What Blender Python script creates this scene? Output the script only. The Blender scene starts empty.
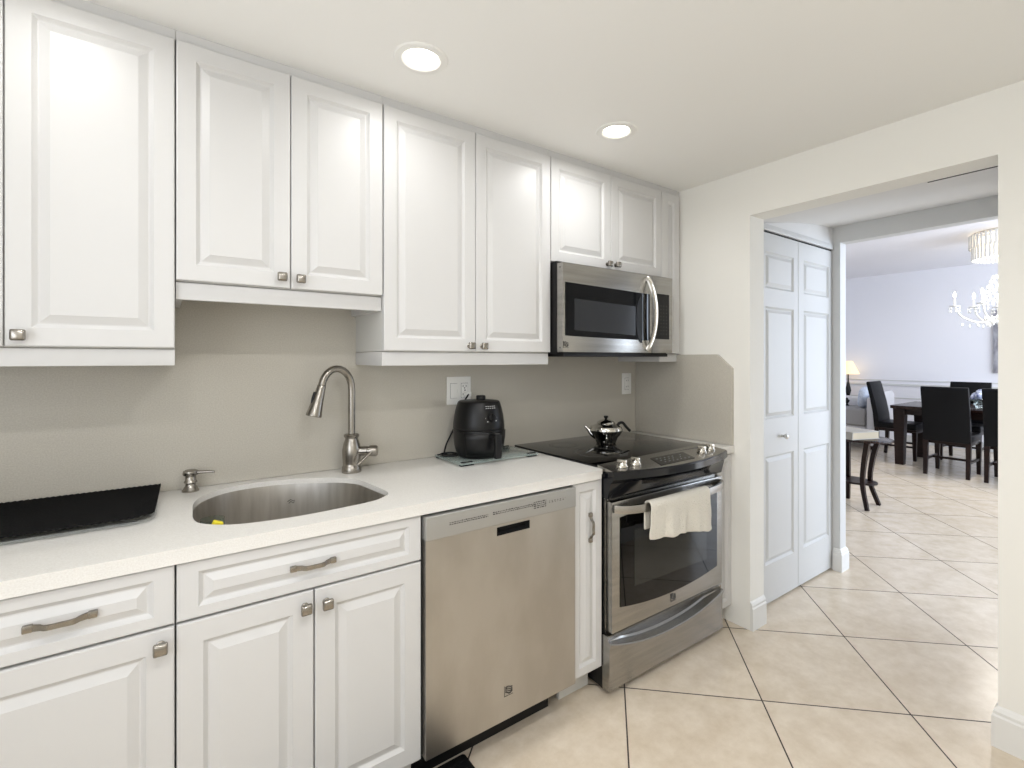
import bpy, bmesh, math, random
from mathutils import Vector, Matrix
random.seed(7)
PI = math.pi
scn = bpy.context.scene
COL = scn.collection

# ---------------------------------------------------------------- camera
F_PX, CX, CY = 494.14, 533.7, 358.8
cam_d = bpy.data.cameras.new('camera')
cam = bpy.data.objects.new('camera', cam_d)
COL.objects.link(cam)
cam_d.sensor_fit = 'HORIZONTAL'
cam_d.sensor_width = 36.0
cam_d.lens = F_PX / 1024.0 * 36.0
cam_d.shift_x = (512.0 - CX) / 1024.0
cam_d.shift_y = (CY - 384.0) / 1024.0
cam_d.clip_start = 0.05
cam.location = (0.0, -2.053, 1.349)
cam.rotation_euler = (PI / 2, 0, -math.radians(36.66))
scn.camera = cam

# ---------------------------------------------------------------- world, light, exposure
world = bpy.data.worlds.new('sky')
scn.world = world
world.use_nodes = True
bg = world.node_tree.nodes['Background']
bg.inputs[0].default_value = (0.62, 0.75, 1.0, 1)
bg.inputs[1].default_value = 1.0
scn.view_settings.view_transform = 'Standard'
scn.view_settings.look = 'None'
scn.view_settings.gamma = 1.0
scn.view_settings.use_curve_mapping = False
scn.view_settings.exposure = 0.38

ZC = 2.29          # kitchen ceiling
ZH = 2.085         # hall ceiling
ZL = 2.75          # living room ceiling

def area(name, loc, rot, sx, sy, power, col, shape='RECTANGLE', spread=PI):
    d = bpy.data.lights.new(name, 'AREA')
    d.shape = shape
    d.size = sx
    if shape in ('RECTANGLE', 'ELLIPSE'):
        d.size_y = sy
    d.energy = power
    d.color = col
    d.spread = spread
    o = bpy.data.objects.new(name, d)
    o.location = loc
    o.rotation_euler = rot
    COL.objects.link(o)
    return o

WARM = (0.98, 0.985, 1.0)
COOL = (0.76, 0.86, 1.0)
LAMPS = [(-0.22, -0.60), (0.642, -0.60), (1.492, -0.62), (-0.22, -1.80), (0.642, -1.80), (0.20, -2.60)]
for li, (lx, ly) in enumerate(LAMPS):
    area('downlight', (lx, ly, ZC - 0.012), (0, 0, 0), 0.085, 0.085, (1.05, 1.3, 2.1, 4.2, 6.2, 6.6)[li], WARM, 'DISK', 2.9)
# fill light added at an invented kitchen window, then living room window daylight
area('daylight_fill', (-0.98, -1.95, 1.45), (PI / 2 + .40, 0, -PI / 2), 1.4, 1.1, 15.0, (0.95, 0.97, 1.0))
area('daylight_fill', (6.4, -3.95, 1.35), (PI / 2, 0, 0), 4.6, 2.1, 158.0, COOL)

# ---------------------------------------------------------------- materials
def lin(h):
    h = h.lstrip('#')
    out = []
    for i in (0, 2, 4):
        c = int(h[i:i + 2], 16) / 255.0
        out.append(c / 12.92 if c <= 0.04045 else ((c + 0.055) / 1.055) ** 2.4)
    return tuple(out) + (1.0,)

def mat(name, col, rough=0.5, metal=0.0, noise=None, bump=None, **kw):
    m = bpy.data.materials.new(name)
    m.use_nodes = True
    nt = m.node_tree
    p = nt.nodes['Principled BSDF']
    c = lin(col) if isinstance(col, str) else tuple(col) + (1.0,)
    p.inputs['Base Color'].default_value = c
    p.inputs['Roughness'].default_value = rough
    p.inputs['Metallic'].default_value = metal
    for k, v in kw.items():
        p.inputs[k.replace('_', ' ')].default_value = v
    if noise or bump:
        tc = nt.nodes.new('ShaderNodeTexCoord')
    if noise:      # (second colour, scale, stretch xyz)
        c2, scale, st = noise
        mp = nt.nodes.new('ShaderNodeMapping')
        mp.inputs['Scale'].default_value = st
        nz = nt.nodes.new('ShaderNodeTexNoise')
        nz.inputs['Scale'].default_value = scale
        nz.inputs['Detail'].default_value = 5
        rp = nt.nodes.new('ShaderNodeValToRGB')
        rp.color_ramp.elements[0].position = 0.35
        rp.color_ramp.elements[1].position = 0.65
        rp.color_ramp.elements[0].color = c
        rp.color_ramp.elements[1].color = lin(c2)
        nt.links.new(tc.outputs['Object'], mp.inputs[0])
        nt.links.new(mp.outputs[0], nz.inputs[0])
        nt.links.new(nz.outputs[0], rp.inputs[0])
        nt.links.new(rp.outputs[0], p.inputs['Base Color'])
    if bump:       # (scale, strength, stretch)
        scale, strength, st = bump
        mp = nt.nodes.new('ShaderNodeMapping')
        mp.inputs['Scale'].default_value = st
        nz = nt.nodes.new('ShaderNodeTexNoise')
        nz.inputs['Scale'].default_value = scale
        nz.inputs['Detail'].default_value = 3
        bp = nt.nodes.new('ShaderNodeBump')
        bp.inputs['Strength'].default_value = strength
        bp.inputs['Distance'].default_value = 0.002
        nt.links.new(tc.outputs['Object'], mp.inputs[0])
        nt.links.new(mp.outputs[0], nz.inputs[0])
        nt.links.new(nz.outputs[0], bp.inputs['Height'])
        nt.links.new(bp.outputs[0], p.inputs['Normal'])
    return m

def emit(name, col, strength):
    m = mat(name, col, 0.5)
    p = m.node_tree.nodes['Principled BSDF']
    p.inputs['Emission Color'].default_value = lin(col)
    p.inputs['Emission Strength'].default_value = strength
    return m

M = {}
M['cab'] = mat('white_cabinet_lacquer', '#CFCECC', 0.38)
M['cab_in'] = mat('cabinet_carcass', '#CFCEC9', 0.55)
M['wall'] = mat('cream_wall_paint', '#F1EFE8', 0.75, bump=(180, 0.08, (1, 1, 1)))
M['ceil'] = mat('white_ceiling_paint', '#F3F2EE', 0.8)
M['hallp'] = mat('hall_paint', '#E4E3E1', 0.7)
M['livw'] = mat('living_wall_paint', '#EDECF0', 0.75)
M['trim'] = mat('trim_paint', '#D3D3D1', 0.4)
M['splash'] = mat('quartz_backsplash', '#C3BEB2', 0.32, noise=('#B7B1A5', 260, (1, 1, 1)))
M['quartz'] = mat('white_quartz', '#E6E4DF', 0.22, noise=('#DDDAD4', 300, (1, 1, 1)))
M['ss'] = mat('brushed_stainless', '#BEBBB6', 0.36, 1.0, noise=('#B4B0AA', 3.5, (2.5, 2.5, 1.2)), bump=(60, 0.05, (14, 14, 0.4)))
M['ssh'] = mat('brushed_stainless_horizontal', '#ADABA7', 0.27, 1.0, noise=('#A19F9B', 6, (0.5, 0.5, 9)), bump=(60, 0.08, (0.4, 0.4, 14)))
M['ssink'] = mat('sink_stainless', '#C9C5BE', 0.38, 1.0, noise=('#B9B4AC', 7, (6, 6, 0.6)))
M['strip'] = mat('silver_control_strip', '#A9A8A4', 0.42, 0.55)
M['nickel'] = mat('brushed_nickel', '#9A958D', 0.26, 1.0)
M['chrome'] = mat('polished_chrome', '#D5D3CE', 0.07, 1.0)
M['chromek'] = mat('bright_steel', '#D8D4CC', 0.12, 1.0)
M['blackg'] = mat('black_glass', '#030304', 0.025, 0.0, Specular_IOR_Level=0.42)
M['blackp'] = mat('black_plastic', '#070708', 0.38, Specular_IOR_Level=0.35)
M['blackm'] = mat('black_matte_plastic', '#0A0A0B', 0.5, Specular_IOR_Level=0.35)
M['rubber'] = mat('black_rubber', '#060606', 0.85, bump=(300, 0.8, (1, 1, 1)), Specular_IOR_Level=0.25)
M['fascia'] = mat('dark_blue_black_enamel', '#0B0D12', 0.12)
M['winin'] = mat('oven_window_screen', '#242522', 0.07)
M['mwwin'] = mat('microwave_window_screen', '#2C2D2F', 0.14)
M['grey'] = mat('grey_marking', '#5A5A58', 0.5)
M['dgrey'] = mat('dark_grey_marking', '#3F3D3A', 0.5)
M['lgrey'] = mat('light_marking', '#B9B9B6', 0.5)
M['plate'] = mat('white_plastic_plate', '#EFEEE9', 0.35)
M['slot'] = mat('dark_slot', '#3B3936', 0.6)
M['towel'] = mat('cream_terry_cloth', '#DDD8CC', 0.95, bump=(150, 1.0, (1, 1, 1)))
for _n in M['towel'].node_tree.nodes:
    if _n.type == 'BUMP': _n.inputs['Distance'].default_value = 0.006
M['base'] = mat('baseboard_paint', '#E6E5E1', 0.45)
M['glass'] = mat('clear_glass', '#E6F2EE', 0.03, 0.0, Transmission_Weight=1.0, IOR=1.45)
M['tray'] = mat('clear_tray_plastic', '#DDE2DF', 0.08, 0.0, Alpha=0.2)
M['board'] = mat('glass_board_sheet', '#B7C6C0', 0.04, 0.0, Alpha=0.42)
M['yellow'] = mat('yellow_sponge', '#EAD936', 0.8, bump=(200, 0.5, (1, 1, 1)))
M['wood'] = mat('dark_walnut_wood', '#24140F', 0.35, noise=('#170C09', 9, (1, 1, 8)), Specular_IOR_Level=0.25)
M['woodtop'] = mat('dark_walnut_top', '#2A1A15', 0.22, noise=('#1C110E', 9, (8, 1, 1)), Specular_IOR_Level=0.35)
M['leather'] = mat('black_leather', '#07080B', 0.45, bump=(140, 0.25, (1, 1, 1)), Specular_IOR_Level=0.18)
M['sofa'] = mat('pale_grey_upholstery', '#D9D8DA', 0.9)
M['sofab'] = mat('grey_upholstery', '#A5A3A2', 0.9)
M['pillow'] = mat('pale_blue_pillow_fabric', '#DCE3EE', 0.9, noise=('#B9C4D8', 60, (1, 1, 1)))
M['paper'] = mat('book_pages', '#B9AC94', 0.8)
M['cover'] = mat('cream_book_cover', '#A9A49B', 0.5)
M['bluecloth'] = mat('blue_white_fabric', '#2E3E74', 0.7, noise=('#D9E0F0', 26, (1, 1, 1)))
M['art'] = mat('grey_abstract_canvas', '#55535B', 0.6, noise=('#B4B2B8', 5, (1, 2.5, 1)))
M['shade'] = emit('lit_lamp_shade', '#FFE3B0', 0.55)
M['lens'] = emit('downlight_lens', '#FFF9EE', 9.0)
M['bulb'] = emit('candle_bulb', '#FFF6E4', 25.0)
M['drumglow'] = emit('drum_diffuser', '#FFF3DC', 2.2)
M['crystal'] = mat('cut_crystal', '#FBFAF6', 0.05, 0.0, Transmission_Weight=0.2, IOR=1.6)
M['void'] = mat('dark_gap', '#060606', 0.8)

# floor: square tiles laid diagonally, dark grout
def floor_material():
    m = bpy.data.materials.new('diagonal_beige_tile')
    m.use_nodes = True
    nt = m.node_tree
    N = nt.nodes
    L = nt.links
    p = N['Principled BSDF']
    geo = N.new('ShaderNodeNewGeometry')
    sep = N.new('ShaderNodeSeparateXYZ')
    L.new(geo.outputs['Position'], sep.inputs[0])
    def mth(op, a, b=None):
        n = N.new('ShaderNodeMath')
        n.operation = op
        for i, v in enumerate((a, b)):
            if v is None:
                continue
            if isinstance(v, (int, float)):
                n.inputs[i].default_value = v
            else:
                L.new(v, n.inputs[i])
        return n.outputs[0]
    t = 0.5345
    s2 = 2 * t / math.sqrt(2)
    x = mth('SUBTRACT', sep.outputs[0], 1.5093)
    y = mth('SUBTRACT', sep.outputs[1], -0.649)
    i = mth('DIVIDE', mth('SUBTRACT', x, y), s2)
    j = mth('DIVIDE', mth('ADD', x, y), s2)
    def edge(v):
        f = mth('FRACT', v)
        return mth('MINIMUM', f, mth('SUBTRACT', 1.0, f))
    e = mth('MINIMUM', edge(i), edge(j))
    grout = mth('LESS_THAN', e, 0.0052)
    comb = N.new('ShaderNodeCombineXYZ')
    L.new(mth('FLOOR', i), comb.inputs[0])
    L.new(mth('FLOOR', j), comb.inputs[1])
    wn = N.new('ShaderNodeTexWhiteNoise')
    wn.noise_dimensions = '2D'
    L.new(comb.outputs[0], wn.inputs['Vector'])
    n1 = N.new('ShaderNodeTexNoise')
    n1.inputs['Scale'].default_value = 9
    n1.inputs['Detail'].default_value = 8
    n1.inputs['Roughness'].default_value = 0.68
    addv = N.new('ShaderNodeVectorMath')
    addv.operation = 'ADD'
    L.new(geo.outputs['Position'], addv.inputs[0])
    L.new(wn.outputs['Color'], addv.inputs[1])
    L.new(addv.outputs[0], n1.inputs['Vector'])
    rp = N.new('ShaderNodeValToRGB')
    rp.color_ramp.elements[0].position = 0.34
    rp.color_ramp.elements[1].position = 0.66
    rp.color_ramp.elements[0].color = lin('#D3C3AC')
    rp.color_ramp.elements[1].color = lin('#E4D7C4')
    L.new(n1.outputs[0], rp.inputs[0])
    mx = N.new('ShaderNodeMix')
    mx.data_type = 'RGBA'
    L.new(grout, mx.inputs[0])
    L.new(rp.outputs[0], mx.inputs[6])
    mx.inputs[7].default_value = lin('#3A2E26')
    L.new(mx.outputs[2], p.inputs['Base Color'])
    r = mth('ADD', mth('MULTIPLY', grout, 0.4), 0.24)
    L.new(r, p.inputs['Roughness'])
    bp = N.new('ShaderNodeBump')
    bp.inputs['Strength'].default_value = 0.25
    bp.inputs['Distance'].default_value = 0.001
    L.new(mth('SUBTRACT', 1.0, grout), bp.inputs['Height'])
    L.new(bp.outputs[0], p.inputs['Normal'])
    return m
M['floor'] = floor_material()

# ---------------------------------------------------------------- helpers
def nb():
    return bmesh.new()

def merge(b, t):
    me = bpy.data.meshes.new('tmp')
    t.to_mesh(me)
    t.free()
    b.from_mesh(me)
    bpy.data.meshes.remove(me)

def box(b, x0, x1, y0, y1, z0, z1, bev=0.0, seg=2, rot=None):
    t = bmesh.new()
    bmesh.ops.create_cube(t, size=1)
    for v in t.verts:
        v.co = Vector(((x0 + x1) / 2 + v.co.x * (x1 - x0), (y0 + y1) / 2 + v.co.y * (y1 - y0), (z0 + z1) / 2 + v.co.z * (z1 - z0)))
    if bev:
        bmesh.ops.bevel(t, geom=list(t.edges), offset=bev, segments=seg, profile=0.6, affect='EDGES')
    if rot is not None:
        t.transform(rot)
    merge(b, t)
    return b

def prism(b, pts, axis, a0, a1, bev=0.0):
    """pts 2D outline (other two axes in xyz order), extruded along axis"""
    t = bmesh.new()
    def P(p, a):
        if axis == 'x': return (a, p[0], p[1])
        if axis == 'y': return (p[0], a, p[1])
        return (p[0], p[1], a)
    lo = [t.verts.new(P(p, a0)) for p in pts]
    hi = [t.verts.new(P(p, a1)) for p in pts]
    n = len(pts)
    t.faces.new(lo)
    t.faces.new(hi)
    for i in range(n):
        t.faces.new((lo[i], lo[(i + 1) % n], hi[(i + 1) % n], hi[i]))
    bmesh.ops.recalc_face_normals(t, faces=list(t.faces))
    if bev:
        bmesh.ops.bevel(t, geom=list(t.edges), offset=bev, segments=2, profile=0.6, affect='EDGES')
    merge(b, t)
    return b

def lathe(b, prof, c=(0, 0, 0), n=32, axis=None, cap=True):
    """prof [(r, h)], revolved about +z at c, or about direction axis"""
    t = bmesh.new()
    rings = []
    for r, h in prof:
        if r < 1e-6:
            rings.append([t.verts.new((0, 0, h))])
        else:
            rings.append([t.verts.new((r * math.cos(2 * PI * k / n), r * math.sin(2 * PI * k / n), h)) for k in range(n)])
    for a, d in zip(rings, rings[1:]):
        for k in range(n):
            k2 = (k + 1) % n
            if len(a) == 1 and len(d) == 1: continue
            if len(a) == 1: t.faces.new((a[0], d[k2], d[k]))
            elif len(d) == 1: t.faces.new((a[k], a[k2], d[0]))
            else: t.faces.new((a[k], a[k2], d[k2], d[k]))
    if cap:
        for rg in (rings[0], rings[-1]):
            if len(rg) > 2: t.faces.new(rg)
    bmesh.ops.recalc_face_normals(t, faces=list(t.faces))
    mtx = Matrix.Translation(Vector(c))
    if axis is not None:
        mtx = mtx @ Vector(axis).normalized().to_track_quat('Z', 'Y').to_matrix().to_4x4()
    t.transform(mtx)
    merge(b, t)
    return b

def smooth_path(pts, k=6, closed=False):
    P = [Vector(p) for p in pts]
    out = []
    n = len(P)
    rng = range(n) if closed else range(n - 1)
    for i in rng:
        p1, p2 = P[i], P[(i + 1) % n]
        p0 = P[(i - 1) % n] if (closed or i > 0) else p1 * 2 - p2
        p3 = P[(i + 2) % n] if (closed or i + 2 < n) else p2 * 2 - p1
        for s in range(k):
            u = s / k
            out.append(0.5 * ((2 * p1) + (p2 - p0) * u + (2 * p0 - 5 * p1 + 4 * p2 - p3) * u * u + (-p0 + 3 * p1 - 3 * p2 + p3) * u ** 3))
    if not closed: out.append(P[-1])
    return out

def tube(b, pts, r, n=12, sect=None):
    """sweep a circle (or the 2D section sect) along pts; r number or list"""
    P = [Vector(p) for p in pts]
    if not isinstance(r, (list, tuple)): r = [r] * len(P)
    if len(r) != len(P):
        r = [r[0] + (r[-1] - r[0]) * i / (len(P) - 1) for i in range(len(P))]
    t = bmesh.new()
    T = []
    for i in range(len(P)):
        a = P[max(i - 1, 0)]
        c = P[min(i + 1, len(P) - 1)]
        T.append((c - a).normalized())
    up = Vector((0, 0, 1)) if abs(T[0].z) < 0.9 else Vector((1, 0, 0))
    u = T[0].cross(up).normalized()
    rings = []
    for i, p in enumerate(P):
        u = (u - T[i] * u.dot(T[i])).normalized()
        w = T[i].cross(u)
        ring = []
        if sect:
            for sx, sy in sect:
                ring.append(t.verts.new(p + u * sx * r[i] + w * sy * r[i]))
        else:
            for k in range(n):
                a = 2 * PI * k / n
                ring.append(t.verts.new(p + (u * math.cos(a) + w * math.sin(a)) * r[i]))
        rings.append(ring)
    m = len(rings[0])
    for a, d in zip(rings, rings[1:]):
        for k in range(m):
            t.faces.new((a[k], a[(k + 1) % m], d[(k + 1) % m], d[k]))
    t.faces.new(rings[0])
    t.faces.new(rings[-1])
    bmesh.ops.recalc_face_normals(t, faces=list(t.faces))
    merge(b, t)
    return b

def sphere(b, c, r, sub=2, sc=(1, 1, 1)):
    t = bmesh.new()
    bmesh.ops.create_icosphere(t, subdivisions=sub, radius=r)
    for v in t.verts:
        v.co = Vector((v.co.x * sc[0] + c[0], v.co.y * sc[1] + c[1], v.co.z * sc[2] + c[2]))
    merge(b, t)
    return b

def loc_of(o):
    v = Vector((0, 0, 0))
    while o is not None:
        v = v + o.location
        o = o.parent
    return v

def obj(name, b, m, parent=None, label=None, angle=32, at=None, smooth=True):
    """link bmesh b (in world coordinates) as ONE object"""
    me = bpy.data.meshes.new(name)
    b.to_mesh(me)
    b.free()
    org = loc_of(parent) if parent is not None else Vector(at if at is not None else (0, 0, 0))
    me.transform(Matrix.Translation(-org))
    me.materials.append(M[m] if isinstance(m, str) else m)
    if smooth:
        for p in me.polygons: p.use_smooth = True
        me.set_sharp_from_angle(angle=math.radians(angle))
    o = bpy.data.objects.new(name, me)
    COL.objects.link(o)
    if parent is not None: o.parent = parent
    elif at is not None: o.location = at
    if label: o['label'] = label
    return o

def tag(o, label, cat, group=None, kind=None):
    o['label'] = label
    o['category'] = cat
    if group: o['group'] = group
    if kind: o['kind'] = kind
    return o

def thing(name, label, cat, loc=(0, 0, 0), group=None):
    o = bpy.data.objects.new(name, None)
    o.empty_display_size = 0.05
    o.location = loc
    COL.objects.link(o)
    return tag(o, label, cat, group)

def struct(name, b, m, label, cat, parent=None):
    o = obj(name, b, m, parent, smooth=False)
    if parent is None:
        tag(o, label, cat, kind='structure')
    return o

def rename_copy(o, name=None):
    c = o.copy()
    COL.objects.link(c)
    return c

def copy_tree(o, parent=None):
    c = o.copy()
    COL.objects.link(c)
    if parent is not None: c.parent = parent
    for ch in list(o.children): copy_tree(ch, c)
    return c

def panel_door(b, x0, x1, z0, z1, yf, th=0.02, panels=None, stile=0.047, d=0.0085, groove=0.013, bevw=0.017):
    """door slab facing -y with raised panels (x0,x1,z0,z1 rects)"""
    if panels is None:
        panels = [(x0 + stile, x1 - stile, z0 + stile, z1 - stile)]
    t = bmesh.new()
    def V(x, z, dd): return t.verts.new((x, yf + dd, z))
    def ring(x0_, x1_, z0_, z1_, dd): return [V(x0_, z0_, dd), V(x1_, z0_, dd), V(x1_, z1_, dd), V(x0_, z1_, dd)]
    def bridge(a, c):
        for k in range(4):
            t.faces.new((a[k], a[(k + 1) % 4], c[(k + 1) % 4], c[k]))
    r = 0.0035
    back = ring(x0, x1, z0, z1, th)
    e0 = ring(x0, x1, z0, z1, r)
    e1 = ring(x0 + r * .3, x1 - r * .3, z0 + r * .3, z1 - r * .3, r * .3)
    e2 = ring(x0 + r, x1 - r, z0 + r, z1 - r, 0)
    t.faces.new(back)
    bridge(back, e0); bridge(e0, e1); bridge(e1, e2)
    ps = sorted(panels, key=lambda p: p[2])
    px0, px1 = ps[0][0], ps[0][1]
    xa, xb, za, zb = x0 + r, x1 - r, z0 + r, z1 - r
    # face grid around the panels
    zs = [za]
    for p in ps: zs += [p[2], p[3]]
    zs.append(zb)
    for q in range(len(zs) - 1):
        a, c = zs[q], zs[q + 1]
        t.faces.new((V(xa, a, 0), V(px0, a, 0), V(px0, c, 0), V(xa, c, 0)))
        t.faces.new((V(px1, a, 0), V(xb, a, 0), V(xb, c, 0), V(px1, c, 0)))
        if q % 2 == 0:
            t.faces.new((V(px0, a, 0), V(px1, a, 0), V(px1, c, 0), V(px0, c, 0)))
    for p in ps:
        ins = [(0, 0), (0.0015, 0.002), (groove * .75, d), (groove, d), (groove + bevw, 0.0015), (groove + bevw + 0.003, 0.0)]
        prev = None
        for k, (i_, dd) in enumerate(ins):
            cur = ring(p[0] + i_, p[1] - i_, p[2] + i_, p[3] - i_, dd)
            if prev: bridge(prev, cur)
            prev = cur
        t.faces.new(prev)
    bmesh.ops.remove_doubles(t, verts=list(t.verts), dist=1e-5)
    bmesh.ops.recalc_face_normals(t, faces=list(t.faces))
    merge(b, t)
    return b

def knob(parent, x, y, z):
    """square pillow knob on a round stem, facing -y"""
    b = nb()
    lathe(b, [(0.010, 0), (0.010, 0.002), (0.006, 0.004), (0.006, 0.014), (0.008, 0.017)], (x, y, z), 16, axis=(0, -1, 0))
    t = bmesh.new()
    bmesh.ops.create_cube(t, size=1)
    for v in t.verts:
        v.co = Vector((x + v.co.x * 0.028, y - 0.023 + v.co.y * 0.013, z + v.co.z * 0.028))
    bmesh.ops.bevel(t, geom=list(t.edges), offset=0.005, segments=3, profile=0.55, affect='EDGES')
    for v in t.verts:
        q = max(abs(v.co.x - x), abs(v.co.z - z)) / 0.014
        if v.co.y < y - 0.024: v.co.y -= 0.004 * (1 - q * q)
    merge(b, t)
    return obj('knob', b, 'nickel', parent, angle=50)

def pull(parent, c, L=0.108, vert=False, name='handle'):
    """flat wavy bar pull facing -y"""
    b = nb()
    n = 18
    pts = []
    for i in range(n + 1):
        s = -1 + 2 * i / n
        h = 0.006 + 0.021 * (0.5 + 0.5 * math.cos(PI * min(1, abs(s) * 1.05))) - (0.004 * math.cos(PI * s * 2) if abs(s) < .5 else 0)
        pts.append((s * L / 2, h))
    sect = [(-.8, -.22), (.8, -.22), (1, 0), (.8, .22), (-.8, .22), (-1, 0)]
    P3 = []
    for s, h in pts:
        P3.append(Vector((c[0], c[1] - h, c[2] + s)) if vert else Vector((c[0] + s, c[1] - h, c[2])))
    t = bmesh.new()
    rings = []
    for k, p in enumerate(P3):
        wdt = 0.0062 + 0.0022 * abs(-1 + 2 * k / n) ** 2
        r = []
        for sx, sy in sect:
            o = Vector((sx * wdt, sy * 0.012, 0)) if vert else Vector((0, sy * 0.012, sx * wdt))
            r.append(t.verts.new(p + o))
        rings.append(r)
    for a, d in zip(rings, rings[1:]):
        for k in range(6): t.faces.new((a[k], a[(k + 1) % 6], d[(k + 1) % 6], d[k]))
    t.faces.new(rings[0]); t.faces.new(rings[-1])
    bmesh.ops.recalc_face_normals(t, faces=list(t.faces))
    merge(b, t)
    for s in (-1, 1):
        q = s * (L / 2 - 0.004)
        if vert: box(b, c[0] - .0075, c[0] + .0075, c[1] - .011, c[1], c[2] + q - .008, c[2] + q + .008, .002)
        else: box(b, c[0] + q - .008, c[0] + q + .008, c[1] - .011, c[1], c[2] - .0075, c[2] + .0075, .002)
    return obj(name, b, 'nickel', parent, angle=40)

# ================================================================ SETTING
WX0, WX1 = 2.325, 2.455        # kitchen end wall
YO0, YO1 = -0.727, -1.638      # opening
b = nb(); box(b, -1.2, 9.8, -4.4, 3.2, -0.08, 0.0)
struct('floor', b, 'floor', 'beige square floor tiles laid diagonally with thin dark grout', 'floor')
b = nb(); box(b, -1.2, WX0, -3.1, 0.12, ZC, ZC + 0.08)
struct('ceiling', b, 'ceil', 'flat white kitchen ceiling with round recessed lights', 'ceiling')
b = nb(); box(b, -1.2, WX1, 0.02, 0.12, 0, ZC)
struct('wall_back', b, 'wall', 'kitchen wall behind the white cabinets', 'wall')
b = nb()
wy0, wy1, wz0, wz1 = -2.70, -1.20, 0.88, 2.02
box(b, -1.15, -1.05, -3.0, 0.02, 0, wz0); box(b, -1.15, -1.05, -3.0, 0.02, wz1, ZC)
box(b, -1.15, -1.05, -3.0, wy0, wz0, wz1); box(b, -1.15, -1.05, wy1, 0.02, wz0, wz1)
struct('wall_left', b, 'wall', 'kitchen wall at the left end of the counter with an added window', 'wall')
b = nb()
for ya in (wy0, (wy0 + wy1) / 2 - .025, wy1 - .05): box(b, -1.13, -1.05, ya, ya + .05, wz0, wz1, .004)
for za in (wz0, wz1 - .05): box(b, -1.13, -1.05, wy0, wy1, za, za + .05, .004)
struct('added_window', b, 'trim', 'added white kitchen window frame, unseen, left of the camera', 'window')  # unseen window, added to go with the kitchen fill light
b = nb(); box(b, -1.15, WX0, -3.1, -3.0, 0, ZC)
struct('wall_front', b, 'wall', 'kitchen wall behind the camera', 'wall')
b = nb()
box(b, WX0, WX1, YO0, 0.02, 0, ZC)
box(b, WX0, WX1, YO1, YO0, 2.061, ZC)
box(b, WX0, WX1, -3.1, YO1, 0, ZC)
struct('wall_right', b, 'wall', 'cream end wall with a wide opening into the hall', 'wall')

# hall
b = nb()
prism(b, [(WX1, 2.0615), (2.9, 2.135), (3.25, 2.178), (3.43, 2.19), (3.43, 2.27), (WX1, 2.27)], 'y', -1.80, -0.655)
struct('ceiling_hall', b, 'hallp', 'low white ceiling over the hall between kitchen and living room', 'ceiling')
b = nb(); box(b, 2.474, 2.480, -1.78, -1.400, 2.0625, 2.067)
struct('trim_1', b, 'dgrey', 'thin dark track slot in the hall ceiling', 'track')
DY = -0.655
b = nb()
box(b, WX1, 2.53, DY, -0.55, 0, 2.25)
box(b, 2.53, 3.43, DY, -0.55, 2.048, 2.25)
struct('wall_closet', b, 'hallp', 'white wall around the folding closet doors', 'wall')
b = nb(); box(b, 2.455, 3.39, -1.90, -1.80, 0, 2.25)
struct('wall_hall', b, 'hallp', 'white hall wall opposite the closet', 'wall')
# living side wall with opening
b = nb()
box(b, 3.430, 3.512, -0.70, 3.1, 0, ZL)
box(b, 3.430, 3.512, -4.1, -1.80, 0, ZL)
box(b, 3.430, 3.512, -1.80, -0.70, ZH, ZL)
struct('wall_living_near', b, 'trim', 'white wall end and lintel between hall and living room', 'wall')
b = nb(); box(b, 9.6, 9.7, -4.1, 3.1, 0, ZL)
struct('wall_far', b, 'livw', 'pale bluish white living room wall behind the dining table', 'wall')
b = nb(); box(b, 3.512, 9.6, 3.0, 3.1, 0, ZL)
struct('wall_living_left', b, 'livw', 'living room side wall on the left', 'wall')
b = nb()
vx0, vx1, vz0, vz1 = 4.1, 8.7, 0.25, 2.4
box(b, 3.512, 9.6, -4.1, -4.0, 0, vz0); box(b, 3.512, 9.6, -4.1, -4.0, vz1, ZL)
box(b, 3.512, vx0, -4.1, -4.0, vz0, vz1); box(b, vx1, 9.6, -4.1, -4.0, vz0, vz1)
struct('wall_living_right', b, 'livw', 'living room side wall with a wide window', 'wall')
b = nb()
for k in range(4): box(b, vx0 + k * (vx1 - vx0 - .06) / 3, vx0 + k * (vx1 - vx0 - .06) / 3 + .06, -4.08, -4.02, vz0, vz1, .004)
for za in (vz0, vz1 - .06): box(b, vx0, vx1, -4.08, -4.02, za, za + .06, .004)
struct('window_2', b, 'trim', 'wide white framed living room window', 'window')
b = nb(); box(b, 3.512, 9.6, -4.1, 3.1, ZL, ZL + .08)
struct('ceiling_living', b, 'livw', 'high white living room ceiling with crystal lights', 'ceiling')
# mouldings on the far wall
b = nb()
for za, hh, dd in ((0.905, .035, .022), (0.985, .018, .014), (0.70, .02, .012), (0, .12, .016)):
    box(b, 9.6 - dd, 9.6, -4.0, 3.0, za, za + hh, .003)
struct('trim_2', b, 'trim', 'white chair rail mouldings across the living room wall', 'moulding')

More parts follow.
